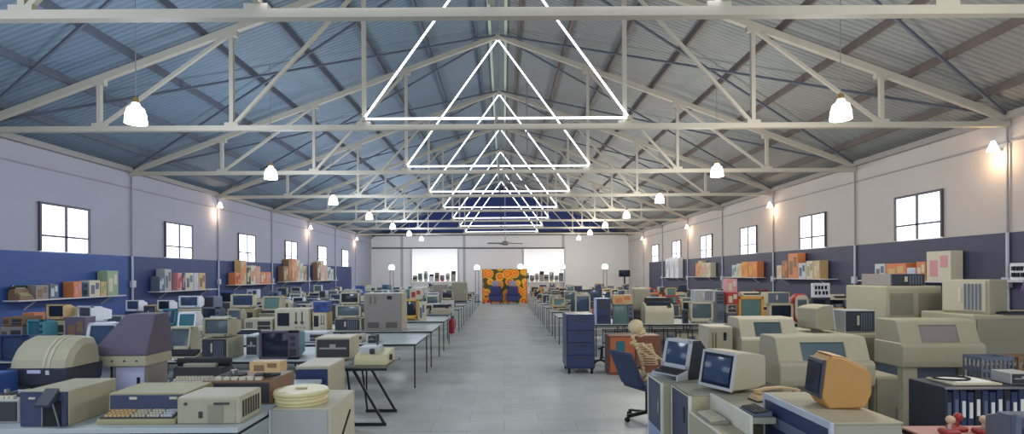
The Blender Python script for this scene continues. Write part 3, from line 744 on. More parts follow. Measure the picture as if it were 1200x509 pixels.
# brown hooded copier
t = empty('microfilm_reader', (PX(146, 456, 5.45), 5.50, .75))
hw2 = .255
z1, z2, z3 = PZ(150, 431, 5.4)-.75, PZ(150, 418, 5.4)-.75, PZ(150, 369, 5.5)-.75
ob('pedestal', MB().box(-.17, .18, .02, .36, 0, z1, .006), pc('taupe'), t)
ob('control_plate', MB().box(-.12, .16, 0, .022, .02, z1-.01, .003), pc('lilac'), t)
ob('card_slot', MB().box(.09, .12, -.006, .002, .06, .15), M_('rubber'), t)
ob('base_tray', MB().box(-.25, .21, -.05, .38, z1, z2, .008), pc('beige'), t)
for x in (-.12, 0, .12): ob('screw', MB().cyl((x, -.048, (z1+z2)/2), (x, -.056, (z1+z2)/2), .009), M_('rubber'), t)
hd = MB().loft([[(-.26, -.06, z2), (.22, -.06, z2), (.22, .40, z2), (-.26, .40, z2)], [(-.26, -.06, z2+.10), (.22, -.06, z2+.02), (.22, .40, z2+.02), (-.26, .40, z2+.1)],
                [(-.06, .06, z3), (.24, .06, z3), (.20, .34, z3), (-.06, .34, z3)]], .008)
ob('hood', hd, mat('hood_mauve', '#5f5768', .75, noise=.1), t)
ob('hood_dent', MB().box(.05, .1, .0, .01, z2+.12, z2+.135), M_('vent'), t)
tag(t, 'tall beige viewer with big mauve sloping hood', 'microfilm reader')
# colour keyed desk machine
X0, X1 = PX(112, 498, 4.3), PX(205, 498, 4.3); W = X1-X0; hh = PZ(150, 466, 4.3)-.75
t = empty('accounting_machine', ((X0+X1)/2, 4.3, .75))
ob('body', MB().prism([(0, 0), (0, .035), (.02, .045), (.14, .075), (.15, hh), (.55, hh+.01), (.58, hh-.02), (.58, 0)], -W/2, W/2, .006), pc('olive'), t)
ob('keyboard_bed', MB().prism([(.012, .046), (.14, .078), (.14, .084), (.012, .052)], -W/2+.02, W/2-.02), M_('key_dark'), t)
ob('display_strip', MB().box(-W/2+.02, W/2-.02, .13, .152, .09, hh-.012, .002), mat('drive_blue_face', '#39425f', .5), t)
for j, (c, a, b_) in enumerate((('tan', -.26, -.06), ('cream', -.05, .06), ('ivory', .07, .17), ('palegrey', .18, .27))):
    ob('keycaps', keys(MB(), a, b_, .02, .13, .052, .082, 3, 4 if j else 6, .016), pc(c), t)
for x in (-.1, .22): ob('badge', MB().box(x-.03, x+.03, .125, .131, hh-.045, hh-.025), pc('ivory'), t)
tag(t, 'olive accounting machine with tan and ivory keys on the front table', 'accounting machine')
# beige projector box
X0, X1 = PX(207, 496, 4.3), PX(280, 496, 4.3); W = X1-X0; hh = PZ(245, 466, 4.3)-.75
t = empty('slide_projector', ((X0+X1)/2, 4.3, .75))
ob('case', MB().box(-W/2, W/2, .01, .40, 0, hh, .008), pc('cream'), t)
ob('front_plate', MB().box(-W/2+.006, W/2-.03, 0, .012, .008, hh-.02, .003), pc('beige'), t)
ob('switch', MB().box(-.07, -.04, -.008, .002, .05, .1, .002), M_('key_dark'), t)
ob('lever', MB().box(.05, .17, -.016, .002, hh-.055, hh-.04, .003), M_('key_dark'), t)
ob('panel_door', MB().box(.0, .12, -.006, .002, .015, hh-.06, .002), pc('stone'), t)
sv = MB()
for i in range(7): sv.box(W/2-.001, W/2+.004, .06+i*.045, .085+i*.045, .04, hh-.04)
ob('side_vent', sv, M_('vent'), t)
ob('latch', MB().cyl((-.17, 0, hh-.05), (-.17, -.01, hh-.05), .012), M_('key_dark'), t)
tag(t, 'cream boxy projector with side vents at right end of front table', 'projector')
column(5.3, [('typewriter', 'black/key_light', 184, 250, 426, 'black typewriter with chrome lever behind the cream projector', .5)])
# reel recorder with tan box
rs = column(4.95, [('recorder', 'brown', 235, 318, 440, 'brown reel recorder cabinet behind the cream projector', .55), ('carton', 'tan/brown', 285, 322, 427, 'small tan box resting on the brown reel recorder', .16)])
rs[1].location.y += .12
# blue things at left edge
column(4.66, [('desktop', 'blue', -50, -8, 440, 'bright blue computer case at left edge of front table', .24)])
# reel cabinet in foreground
Xa, Xb = PX(315, 479, 4.74), PX(386, 479, 4.74)
t = empty('tape_cabinet', ((Xa+Xb)/2, 4.74, 0)); W = Xb-Xa; zt = PZ(350, 480, 4.74)
ob('case', MB().box(-W/2+.015, W/2, .02, .80, 0, zt, .008), mat('cabinet_cream', '#c4bfa8', .6), t)
ob('front_panel', MB().box(-W/2+.02, W/2-.02, 0, .022, .03, zt-.01, .003), pc('grey'), t)
ob('edge_trim', MB().box(-W/2, -W/2+.018, -.004, .03, .0, zt, .003), pc('palegrey'), t)
ob('side_strap', MB().bar((W/2+.005, .12, .28), (W/2+.005, .62, .6), .012, .02), M_('rubber'), t)
tag(t, 'grey fronted cream floor cabinet with tape reel cans on top', 'cabinet')
cx = PX(353, 461, 4.98); cy = 5.0
for k, r in enumerate((.225, .235)):
    z0 = zt+k*.062
    t = empty('tape_reel_can', (cx-.005*k, cy, z0))
    ob('can', MB().lathe([(0, 0), (r-.01, 0), (r, .008), (r, .05), (r-.008, .061), (0, .061)], n=40), mat('reel_cream', '#e0d5a4', .45, noise=.04), t)
    ob('rim', MB().lathe([(r, .022), (r+.006, .024), (r+.006, .036), (r, .038)], n=40), mat('reel_rim', '#c2b684', .5), t)
    if k: ob('handle', MB().box(-.05, .05, -.02, .02, .061, .075, .005), mat('reel_rim', '#c2b684', .5), t)
    tag(t, ('upper' if k else 'lower')+' round cream tape reel can stacked on the floor cabinet', 'tape can', 'round tape reel cans')
# cabinet with blue door under row 2
Xa, Xb = PX(343, 440, 6.15), PX(383, 440, 6.15)
put('cabinet', 'cream/navy', Xa, Xb, 6.2, 6.85, 0, PZ(362, 430, 6.2), 'cream cabinet with navy door standing before the second table')
# ================================================================ LEFT ROW 2
t = empty('punch_unit', (-1.70, 7.05, .75)); yl = mat('punch_cream', '#cdc79c', .5)
ob('body', MB().prism([(0, 0), (0, .08), (.06, .13), (.5, .17), (.5, 0)], -.21, .21, .012), yl, t)
ob('raised_block', MB().box(-.2, .06, .2, .48, .13, .21, .01), pc('palegrey'), t)
ob('knob', MB().cyl((0, .12, .13), (0, .10, .19), .035), M_('key_dark'), t)
ob('side_knob', MB().cyl((.2, .2, .08), (.24, .2, .08), .04), M_('key_dark'), t)
ob('lever', MB().tube([(.0, .42, .2), (.0, .42, .32)], .012).sph((0, .42, .33), .022), M_('key_dark'), t)
tag(t, 'cream tape punch with black knobs on the slanting leg trestle', 'tape punch')
column(7.62, [('rackbox', 'beige/dark', 236, 266, 397, 'beige drive base with dark bay under a terminal', .5), ('monitor', 'beige/screen', 237, 269, 373, 'beige cube monitor on its drive base, second left row', .52)])
column(7.72, [('terminal', 'cream/screen', 187, 214, 385, 'cream terminal beside the mauve viewer, second left row', .5)])
column(7.52, [('keyboard', 'cream/key_dark', 199, 229, 411, 'cream keyboard beside the beige cube monitor', .19)])
column(7.9, [('disk', 'palegrey', 288, 301, 393, 'pale grey drive between the two second row monitors', .3)])
ptv = column(7.62, [('tv', 'purple/screen_dark', 303, 349, 388, 'dark purple television with teal side, second left row', .5)])
for o in bpy.data.objects:
    if o.parent == ptv[0] and o.name.startswith('housing'): o.data.materials[0] = pc('teal'); o['label'] = 'teal housing'
column(7.62, [('disk', 'cream', 369, 411, 396, 'cream plotter with wide dark window at aisle end of second left table', .45)])
column(7.56, [('terminal', 'white/screen_blue', 86, 122, 381, 'white desktop computer with slanted screen beside the mauve hood', .6)])
column(7.6, [('tv', 'navy/screen_blue', -2, 34, 393, 'navy television near left edge of the second table', .5)])
column(7.7, [('home', 'white/key_dark', 42, 60, 404, 'white home computer beside the navy television', .3)])
column(7.7, [('keyboard', 'palegrey/key_dark', 62, 84, 409, 'pale grey keyboard beside the white slanted computer', .25)])
column(7.6, [('printer', 'grey', 128, 178, 404, 'grey printer mostly behind the mauve hood')])
# ================================================================ LEFT ROW 3
column(9.4, [('desktop', 'taupe', 0, 26, 383, 'taupe desktop case on the third table near left edge'), ('desktop', 'brown', 2, 27, 372, 'brown case stacked on the taupe desktop case')])
column(9.9, [('carton', 'orange/red', 26, 40, 367, 'orange carton behind the teal television')])
column(9.35, [('tv', 'teal/screen_teal', 31, 51, 375, 'small teal television on the third left table')])
column(9.7, [('desktop', 'beige', 54, 76, 376, 'beige desktop case with a monitor on top, far left'), ('monitor', 'tan/screen_dark', 54, 75, 357, 'tan monitor stacked on a beige desktop case, far left')])
column(9.35, [('carton', 'purple/brown', 76, 100, 372, 'purple box of books before the pale monitor')])
column(9.9, [('desktop', 'palegrey', 86, 118, 379, 'pale grey desktop case below the pale monitor'), ('monitor', 'white/screen_blue', 87, 119, 359, 'large pale monitor turned sideways on third left table', .4, -28)])
column(9.5, [('terminal', 'white/screen_teal', 200, 222, 367, 'white terminal with teal screen behind the mauve hood'), ])
column(9.45, [('tv', 'slate/screen_blue', 204, 222, 375, 'slate television before the white teal terminal')]) if False else None
column(9.6, [('desktop', 'cream', 228, 262, 383, 'cream case behind the beige cube monitor'), ('home', 'grey', 240, 262, 371, 'grey home computer on the cream case')])
column(9.5, [('printer', 'palegrey', 268, 298, 388, 'pale grey printer on third left table')])
column(9.45, [('keyboard', 'white/key_dark', 305, 328, 394, 'white keyboard on third left table')])
column(9.5, [('desktop', 'palegrey', 346, 382, 390, 'pale grey desktop case on third left table')])
column(9.4, [('disk', 'dark', 431, 440, 394, 'small dark device on third left table')])
column(9.5, [('home', 'cream', 402, 424, 392, 'cream home computer near aisle end of third left table')])
# ================================================================ LEFT ROW 4
column(11.5, [('desktop', 'cream', 286, 319, 374, 'long cream desktop case on the fourth left table')])
column(12.3, [('desktop', 'cream', 304, 322, 371, 'cream case supporting a tall slanted terminal'), ('terminal', 'beige/screen_green', 303, 325, 348, 'beige terminal with slanted green screen standing high, fourth left row')])
column(11.5, [('scope', 'cream', 321, 363, 362, 'cream oscilloscope with dark screen and two levers, fourth left row')])
column(11.5, [('scope', 'tan/screen_dark', 366, 383, 366, 'small tan instrument with two levers under a blue box'), ('carton', 'blue/navy', 367, 385, 354, 'bright blue box on the small tan instrument')])
column(11.5, [('rackbox', 'cream/dark', 392, 423, 374, 'cream rack base under two stacked monitors'), ('monitor', 'cream/screen', 393, 423, 358, 'lower of two stacked cream monitors, fourth left row'), ('monitor', 'cream/screen_dark', 398, 421, 343, 'upper of two stacked cream monitors, fourth left row')])
column(11.45, [('tapeunit', 'beige/taupe', 426, 471, 344, 'large taupe control cabinet with vents on the fourth left table', .6)])
column(11.6, [('monitor', 'beige/screen', 266, 283, 362, 'beige monitor left of the cream desktop case, fourth row')]) 
column(12.3, [('desktop', 'olive', 268, 298, 362, 'olive desktop case behind the cream case'), ('monitor', 'ivory/screen_blue', 270, 298, 345, 'ivory monitor with blue screen raised on the olive case')])
column(11.8, [('desktop', 'cream', 208, 234, 362, 'cream case holding a white monitor, fourth row'), ('monitor', 'white/screen_blue', 209, 233, 347, 'white monitor with blue screen on a cream case, fourth row')])
column(11.6, [('tv', 'slate/screen_dark', 236, 258, 360, 'slate television on fourth left table')])
column(12.4, [('tower', 'slate', 238, 250, 348, 'slate tower computer on fourth left table')])
column(11.5, [('terminal', 'teal/screen_blue', 183, 199, 363, 'teal terminal on fourth left table')])
column(12.3, [('desktop', 'white', 186, 203, 366, 'white case under a white monitor behind the hood'), ('monitor', 'white/screen_dark', 184, 199, 352, 'white monitor with dark screen above the hood')])
column(12.3, [('rackbox', 'tan', 168, 182, 358, 'yellowish tan box peeking above the hood')])
column(12.4, [('desktop', 'navy', 146, 168, 366, 'navy case under a white monitor, above hood'), ('monitor', 'white/screen_blue', 147, 163, 352, 'white monitor with blue screen above the mauve hood')])
column(11.6, [('terminal', 'palegrey/screen', 116, 136, 371, 'pale grey terminal behind the white slanted computer')])
# row 5 highlight
column(14.0, [('monitor', 'yellow/screen_dark', 472, 489, 351, 'yellow computer with dark screen near the aisle', .7)])
column(13.9, [('carton', 'ivory/slate', 491, 498, 354, 'ivory box beside the yellow computer')])
# ================================================================ RIGHT SIDE
def rbox(name, X0, X1, Y0, Y1, z0, z1): return MB().box(X0, X1, Y0, Y1, z0, z1, .01)
# tool-cabinet: dark blue rack on castors
X0, X1 = PX(664, 369, 10.5), PX(697, 369, 10.5); zt = PZ(680, 369, 10.5); W = X1-X0
t = empty('rolling_cabinet', ((X0+X1)/2, 10.5, 0))
cb = mat('rack_blue', '#29355a', .45)
ob('case', MB().box(-W/2, W/2, .02, .75, .1, zt, .012), cb, t)
for i in range(4):
    z0 = .14+i*(zt-.2)/4; d_ = ob('drawer', MB().box(-W/2+.02, W/2-.02, 0, .022, z0, z0+(zt-.2)/4-.015, .004), mat('rack_drawer', '#2d3a60', .45), t)
    ob('handle', MB().box(-.12, .12, -.015, .002, z0+.17, z0+.185, .003), M_('key_dark'), d_)
for x in (-W/2+.05, W/2-.05):
    for y in (.08, .68): ob('castor', MB().cyl((x-.02, y, .05), (x+.02, y, .05), .05).box(x-.03, x+.03, y-.03, y+.03, .085, .1), M_('rubber'), t)
tag(t, 'dark blue rolling drawer cabinet on castors beside the aisle', 'cabinet')
# wooden cabinet behind the skeleton
X0, X1 = PX(714, 396, 10.4), PX(775, 396, 10.4); zt = PZ(745, 394, 10.4); W = X1-X0
t = empty('wooden_cabinet', ((X0+X1)/2, 10.4, 0))
wd1 = mat('orange_wood', '#b0603c', .5, noise=.15, scale=5); wd2 = mat('brown_wood', '#7a4a38', .5, noise=.2)
ob('case', MB().box(-W/2, W/2, .02, .5, 0, zt, .008), wd2, t)
for sx in (-1, 1):
    dd = ob('door', MB().box(min(0, sx*W/2)+.015, max(0, sx*W/2)-.015, 0, .022, .05, zt-.03, .004), wd1 if sx < 0 else wd2, t)
    ob('glass_pane', MB().box(sx*W/4-.12, sx*W/4+.05, -.004, .002, zt-.35, zt-.1), M_('screen_teal'), dd) if sx < 0 else ob('knob', MB().sph((.05, -.015, zt*.6), .015), chrome, dd)
tag(t, 'orange and brown wooden cabinet on the floor behind the skeleton', 'cabinet')
# small wheeled stand
t = empty('wheeled_stand', (PX(704, 432, 11.6), 11.6, 0))
ob('column', MB().cyl((0, 0, .08), (.03, 0, .38), .025), blackmetal, t)
for k in range(4):
    a = k*PI/2+.5; ob('arm', MB().bar((0, 0, .1), (.2*math.cos(a), .2*math.sin(a), .06), .03, .02), blackmetal, t)
    ob('wheel', MB().cyl((.2*math.cos(a), .2*math.sin(a)-.015, .04), (.2*math.cos(a), .2*math.sin(a)+.015, .04), .04), M_('rubber'), t)
ob('grip', MB().bar((-.05, 0, .33), (.2, 0, .42), .03, .03), blackmetal, t)
tag(t, 'small black wheeled stand between blue cabinet and wooden cabinet', 'stand')
# ---------------- office chair + skeleton
CX, CY = 1.86, 7.2
t = empty('office_chair', (CX, CY, 0)); t.rotation_euler = (0, 0, R(24)); cf = mat('chair_navy', '#33405f', .7, noise=.1)
ob('seat', MB().box(-.22, .26, -.24, .24, .42, .5, .035, seg=2), cf, t)
bk = Matrix.Translation((-.22, 0, .46)) @ Matrix.Rotation(-.42, 4, 'Y')
ob('backrest', MB().box(-.03, .03, -.22, .22, .02, .50, .03, M=bk, seg=2), cf, t)
ob('back_bracket', MB().bar((-.24, 0, .5), (-.05, 0, .4), .05, .02), blackmetal, t)
for s in (-1, 1): ob('armrest', MB().tube([(-.1, s*.27, .42), (-.12, s*.28, .62), (.16, s*.28, .64), (.14, s*.27, .42)], .016), blackmetal, t)
ob('gas_column', MB().cyl((0, 0, .09), (0, 0, .42), .028), blackmetal, t)
for k in range(5):
    a = k*2*PI/5+PI*.97; c, s = math.cos(a), math.sin(a)
    ob('base_arm', MB().bar((0, 0, .11), (.30*c, .30*s, .075), .045, .025), blackmetal, t)
    ob('castor', MB().cyl((.3*c-.02*s, .3*s+.02*c, .03), (.3*c+.02*s, .3*s-.02*c, .03), .03), M_('rubber'), t)
tag(t, 'dark navy office chair holding the seated skeleton', 'chair')
bone = mat('bone', '#d8c49a', .55, noise=.12, scale=12); boned = mat('bone_shadow', '#4a3a2c', .8)
t = empty('skeleton', (CX-.02, CY, .5)); t.rotation_euler = (0, 0, R(14))
# coordinates relative to seat top; faces +x
hipx = .02
LEAN = Matrix.Translation((0, 0, .06)) @ Matrix.Rotation(-.29, 4, 'Y') @ Matrix.Translation((0, 0, -.06))
ob('skull', MB().sph((.06, 0, .74), .095, (1.1, .85, 1.0), 18, 12).box(.06, .16, -.045, .045, .62, .7, .015), bone, t, smooth=False)
ob('jaw', MB().prismz([(.06, -.045), (.155, -.03), (.155, .03), (.06, .045)], .595, .615, .004), bone, t)
for s in (-1, 1): ob('eye_socket', MB().sph((.145, s*.036, .735), .022, (.6, 1, 1)), boned, t)
sp = MB(); pts = [(-.02+.03*math.sin(k/11*PI*1.2), 0, .02+.6*k/11) for k in range(12)]
pts = [(x-.02+z*.06, y, z) for x, y, z in pts]
for p in pts: sp.box(p[0]-.02, p[0]+.02, -.022, .022, p[2]-.018, p[2]+.018, .006)
sp.tube(pts, .012, 6)
ob('spine', sp, bone, t)
rb = MB()
for k in range(9):
    z = .24+k*.033; rr_ = .125-.0022*(k-3)**2
    p = [(pts[0][0]+.03+.06*z+.09*(1-math.cos(a))-.03, rr_*math.sin(a)*(1 if True else 1), z-.05*(1-math.cos(a))*.5) for a in [i*PI/6 for i in range(13)]]
    p = [(-.02+.02+.10*(1-math.cos(i*PI/6)), rr_*math.sin(i*PI/6), z-.03*(1-math.cos(i*PI/6))) for i in range(13)]
    rb.tube(p, .0065, 5)
rb.box(.185, .2, -.02, .02, .22, .46, .004)
ob('rib_cage', rb, bone, t)
ob('pelvis', MB().tube([(-.03, -.12, .12), (.03, -.13, .05), (.04, -.05, .01), (.04, .05, .01), (.03, .13, .05), (-.03, .12, .12), (-.04, 0, .06), (-.03, -.12, .12)], .022, 8), bone, t)
def limb(nm, pts, r=.014):
    m = MB()
    for a, b in zip(pts, pts[1:]):
        m.cyl(a, b, r, r*.8, n=8); m.sph(a, r*1.7, u=8, v=6); m.sph(b, r*1.5, u=8, v=6)
    return ob(nm, m, bone, t)
limb('shoulder_girdle', [(.02, -.18, .5), (.09, 0, .49), (.02, .18, .5)], .011)
for o in bpy.data.objects:
    if o.parent == t and o.name.split('.')[0] in ('skull', 'jaw', 'eye_socket', 'spine', 'rib_cage', 'shoulder_girdle'): o.data.transform(LEAN)
for s, el, ha in ((-1, (.12, -.23, .30), (.34, -.17, .19)), (1, (.14, .22, .30), (.38, .16, .24))):
    limb('arm', [tuple(LEAN @ Vector((.02, s*.18, .5))), el, ha])
    m = MB()
    for f in range(5):
        a = (f-2)*.22; L = .055 if f in (0, 4) else .075
        q_ = (ha[0]+.06*math.cos(a), ha[1]+.06*math.sin(a), ha[2]-.01); e_ = (q_[0]+L*math.cos(a), q_[1]+L*math.sin(a), q_[2]-.03)
        m.tube([ha, q_, e_], .0055, 5)
    ob('hand', m, bone, t)
    kx = .46; limb('leg', [(.04, s*.1, .04), (kx, s*.12, .03), (kx-.02, s*.12, -.42)] if s > 0 else [(.04, -.1, .04), (.42, -.12, .04), (.36, -.12, -.42)], .018)
    ob('foot', MB().box((.42 if s > 0 else .34), (.60 if s > 0 else .52), s*.12-.035, s*.12+.035, -.49, -.45, .012), bone, t)
tag(t, 'life size bone coloured skeleton sitting in the navy office chair', 'skeleton')
t.scale = (1, 1, .98); t.location.z = .503
# ---------------- desk B/C and cabinets A, D  (faces aligned on X, facing the aisle)
bz = mat('desk_beige', '#b0a98f', .6, noise=.06); bz2 = mat('desk_grey', '#9f9d8e', .6, noise=.06); rim = mat('desk_rim', '#dcdacb', .5); dkp = mat('panel_blue_dark', '#36405c', .5); 
t = empty('equipment_cabinet', (1.66, 6.15, 0))
ob('case', MB().box(.02, .72, -.28, .28, 0, .74, .01), bz, t)
ob('rim', MB().box(0, .03, -.28, -.25, 0, .75, .004).box(0, .03, .25, .28, 0, .75, .004).box(0, .03, -.25, .25, .72, .75, .004), rim, t)
dd = ob('door', MB().box(.004, .024, -.245, .245, .22, .715, .003), dkp, t)
ob('handle', MB().box(-.01, .006, -.2, -.18, .4, .55, .002), chrome, dd)
ob('kick_panel', MB().box(.004, .024, -.245, .245, .02, .21, .003), mat('panel_pale_blue', '#8ea0c2', .5), t)
ob('top_plate', MB().box(0, .72, -.28, .28, .74, .755, .004), bz2, t)
tag(t, 'beige equipment cabinet with dark door under the dark sided portable', 'cabinet')
put('terminal', 'palegrey/screen_blue/dark', 1.76, 2.14, 5.90, 6.38, .756, 1.17, 'portable computer with dark side and pale tilted screen bezel', rot=-62)
t = empty('computer_desk', (1.75, 4.4, 0))
ob('storage_unit', MB().box(.02, .74, .86, 1.42, 0, .735, .008), bz, t)
ob('unit_rim', MB().box(0, .03, .86, .885, 0, .75, .003).box(0, .03, 1.395, 1.42, 0, .75, .003).box(0, .03, .885, 1.395, .72, .75, .003), rim, t)
dd = ob('door', MB().box(.004, .024, .89, 1.39, .15, .715, .003), dkp, t)
ob('handle', MB().box(-.008, .006, 1.0, 1.02, .45, .6, .002), M_('key_dark'), dd)
ob('desktop_surface', MB().box(.22, .41, 0.0, .31, .70, .75, .005).box(.22, .74, .31, .86, .70, .75, .005).box(0, .74, .86, 1.42, .735, .752, .003), bz2, t)
ob('keyboard_shelf', MB().box(0, .22, 0, .86, .57, .6, .004), bz, t)
ob('side_panel', MB().box(0, .02, 0, .86, 0, .57, .004), bz, t)
ob('shelf_rim', MB().box(.2, .225, 0, .86, .6, .765, .004), rim, t)
ob('edge_rim', MB().box(-.004, .008, 0, .86, .585, .606, .002), rim, t)
ob('back_panel', MB().box(.70, .74, .31, .86, 0, .7, .004), bz2, t)
tag(t, 'beige computer desk with sunken keyboard shelf in the right foreground', 'desk')
k1 = put('keyboard', 'stone/key_light', 1.76, 2.10, 4.78, 4.93, .601, .68, 'cream keyboard lying on the sunken desk shelf', rot=-90)
k1.location = (1.76, 4.93, .601); k1.scale = (.36/.46, .17/.2, 1)
put('vdu', 'cream/screen_blue', 2.04, 2.46, 5.24, 5.70, .753, 1.15, 'beige monitor with glare on its blue screen, on the desk', rot=-66)
k2 = put('keyboard', 'slate/key_dark', 2.04, 2.38, 4.42, 4.56, .751, .79, 'small slate keypad at the near end of the desk', rot=-90)
k2.location = (1.99, 4.56, .751); k2.scale = (.27/.46, .15/.2, 1)
# acoustic telephone coupler
t = empty('desk_telephone', (2.44, 5.02, .752)); t.rotation_euler = (0, 0, R(8)); t.scale = (1, 1, .78)
tm = mat('phone_cream', '#d2b48a', .5)
ob('body', MB().prism([(-.07, 0), (-.075, .03), (-.03, .07), (.05, .075), (.075, .03), (.075, 0)], -.2, -.03, .008), tm, t)
ob('rubber_skirt', MB().box(-.205, -.025, -.08, .08, -.0, .012), M_('rubber'), t)
hs = MB().cyl((-.15, 0, .085), (-.15, 0, .115), .034, .028).cyl((.22, 0, .065), (.22, 0, .1), .034, .028)
hs.loft([[(x, y*(.026), z+dz) for y, dz in ((-1, -.014), (1, -.014), (1, .014), (-1, .014))] for x, z in ((-.18, .11), (-.08, .135), (.05, .14), (.16, .125), (.25, .10))], .004)
ob('handset', hs, tm, t)
ob('rest', MB().box(.18, .26, -.04, .04, 0, .068, .01), tm, t)
tag(t, 'cream telephone with long handset resting on the desk', 'telephone')
# D cabinet
t = empty('equipment_cabinet', (2.18, 3.71, 0)); t.scale = (.84, .88, 1.19)
ob('case', MB().box(.03, .58, 0, 1.1, 0, .74, .012), mat('cab_grey_beige', '#a5a192', .6, noise=.05), t)
ob('rim', MB().box(0, .035, 0, .03, 0, .752, .004).box(0, .035, 1.07, 1.1, 0, .752, .004).box(0, .035, .03, 1.07, .71, .752, .004), mat('rim_bluegrey', '#b9bfca', .5), t)
ob('front_panel', MB().box(.008, .032, .03, 1.07, .03, .705), mat('panel_deep_blue', '#2c3a5e', .4), t)
ob('drive_slot', MB().box(-.004, .01, .12, .9, .55, .62, .003), pc('slate'), t)
ob('trim_strip', MB().box(-.008, .01, .25, .8, .47, .49, .002), pc('palegrey'), t)
ob('top_plate', MB().box(.035, .585, 0, 1.1, .74, .753, .004), bz, t)
tag(t, 'beige cabinet with deep blue side panel under the orange monitor', 'cabinet')
# orange monitor
t = empty('orange_monitor', (2.50, 4.18, .897)); t.scale = (.84, .82, .86); t.name = 'tilted_monitor'; t.rotation_euler = (0, 0, R(-97))
om = mat('orange_plastic', '#bd8c4c', .5, noise=.12, scale=4); w2 = .15
prof = [(-.19, .10), (-.15, .41), (-.10, .455), (.0, .44), (.20, .34), (.235, .29), (.235, .14), (.18, .02), (-.12, .0)]
ob('housing', MB().prism(prof, -w2, w2, .012), om, t)
ob('top_panel', MB().prism([(-.10, .457), (.0, .442), (.2, .342), (.2, .35), (.0, .452), (-.1, .466)], -w2+.01, w2-.01, .003), mat('orange_top', '#e6b888', .5), t)
fr = MB().prism([(-.215, .09), (-.175, .42), (-.145, .42), (-.185, .09)], -w2, w2, .006)
ob('bezel', fr, mat('monitor_dark_face', '#3a3a46', .4), t)
K = Matrix.Translation((-.21, 0, .1)) @ Matrix.Rotation(-math.atan2(.04, .33), 4, 'X') if False else None
ob('screen', MB().prism([(-.213, .12), (-.182, .39), (-.186, .39), (-.22, .12)], -w2+.02, w2-.02), M_('screen_dark'), t)
ob('foot', MB().box(-.1, .15, -.0, .0, 0, .0).box(-.1, .1, -.1, .1, -.0, .004) if False else MB().box(-w2+.03, w2-.03, -.08, .14, 0, .02, .003), mat('orange_foot', '#a9783c', .6), t)
tag(t, 'orange tilted monitor with dark face, seen from its side', 'monitor')
# ---------------- large floor machines
put('hooded', 'beige/stone', 2.86, 3.86, 5.75, 6.27, 0, 1.22, 'beige line printer with window behind the orange monitor')
put('cabinet', 'beige/stone', 3.88, 4.12, 5.78, 6.4, 0, .82, 'narrow beige side cabinet joined to the line printer')
put('hooded', 'cream/stone', 3.24, 4.04, 7.55, 8.1, 0, 1.28, 'cream line printer in second rank behind the windowed one')
put('tapeunit', 'cream/beige', 2.84, 3.18, 7.7, 8.1, 0, 1.16, 'tall narrow cream cabinet beside the cream line printer')
put('cabinet', 'beige/stone', 4.10, 5.2, 7.5, 8.5, 0, 1.07, 'wide beige low cabinet holding a monitor and card rack')
put('vdu', 'beige/screen', 4.22, 4.58, 7.66, 7.98, 1.07, 1.46, 'beige monitor turned sideways on the wide low cabinet', rot=105)
put('rackbox', 'grey/dark', 4.70, 5.12, 7.62, 8.0, 1.07, 1.38, 'card rack with dark modules on the wide low cabinet')
put('hooded', 'beige/slate', 4.68, 5.66, 6.5, 7.02, 0, 1.33, 'large beige line printer on pedestals, right foreground')
put('grille', 'beige/stone', 5.52, 6.34, 8.0, 8.95, 0, 1.70, 'tall beige cabinet with double grille front')
put('rackbox', 'taupe/dark', 5.74, 6.26, 8.2, 8.9, 1.70, 1.88, 'flat dark fronted case on top of the tall grille cabinet')
put('cabinet', 'beige/stone', 5.90, 7.3, 6.95, 7.85, 0, 1.36, 'wide beige cabinet at the right edge under a sideways monitor')
put('rackbox', 'beige/cream', 5.98, 6.50, 7.12, 7.6, 1.36, 1.80, 'beige ribbed fronted device turned sideways on the wide right edge cabinet', rot=-64)
put('keyboard', 'dark/key_dark', 6.3, 6.8, 6.97, 7.10, 1.36, 1.40, 'dark keyboard on the wide right edge cabinet')
# binder rack L
X0, X1, Y0, Y1, zt = 3.66, 4.62, 4.6, 5.02, .94
t = empty('binder_rack', ((X0+X1)/2, Y0, 0)); W = X1-X0; rk = mat('rack_dark', '#2a3040', .5)
ob('shell', MB().box(-W/2, -W/2+.02, 0, .42, 0, zt, .003).box(W/2-.02, W/2, 0, .42, 0, zt, .003).box(-W/2+.02, W/2-.02, .4, .42, 0, zt).box(-W/2+.02, W/2-.02, 0, .4, zt-.02, zt).box(-W/2+.02, W/2-.02, .0, .4, .3, .32), rk, t)
ob('edge_trim', MB().box(-W/2-.004, W/2+.004, -.008, .004, zt-.012, zt+.004), chrome, t)
tag(t, 'dark rack full of binders in the right foreground', 'rack')
for i in range(15):
    x = X0+.055+i*.061; hh = .575+.015*((i*5) % 3)
    t = empty('binder', (x, Y0+.03, .321))
    ob('cover', MB().box(-.026, .026, 0, .3, 0, hh, .004), mat('binder_navy', '#2c3a5c', .6) if i % 4 else mat('binder_black', '#252833', .6), t)
    ob('spine_label', MB().box(-.014, .014, -.003, .001, hh*.62, hh*.85), M_('paper') if i not in (0, 1, 5, 8) else pc('slate'), t)
    tag(t, ('narrow %s binder, %s from the left in the dark rack' % ('navy' if i % 4 else 'black', ORD[i])), 'binder', 'binders in the dark rack')
t = empty('paper_tray', (4.0, 4.82, zt))
ob('tray', MB().box(-.22, .2, -.15, .15, 0, .02, .005), pc('cream'), t)
ob('sheet', MB().box(-.16, .14, -.11, .12, .02, .028), M_('paper'), t)
cp = [(-.1+.11*math.cos(a)*1.3, .02+.1*math.sin(a), .036) for a in [i*PI/8 for i in range(17)]]
ob('cable', MB().tube(cp, .008, 6), M_('rubber'), t)
tag(t, 'cream tray with papers and looped black cable on the binder rack', 'tray')
put('disk', 'grey', 4.3, 4.5, 4.7, 4.9, zt+.004, zt+.10, 'small grey device on the binder rack')
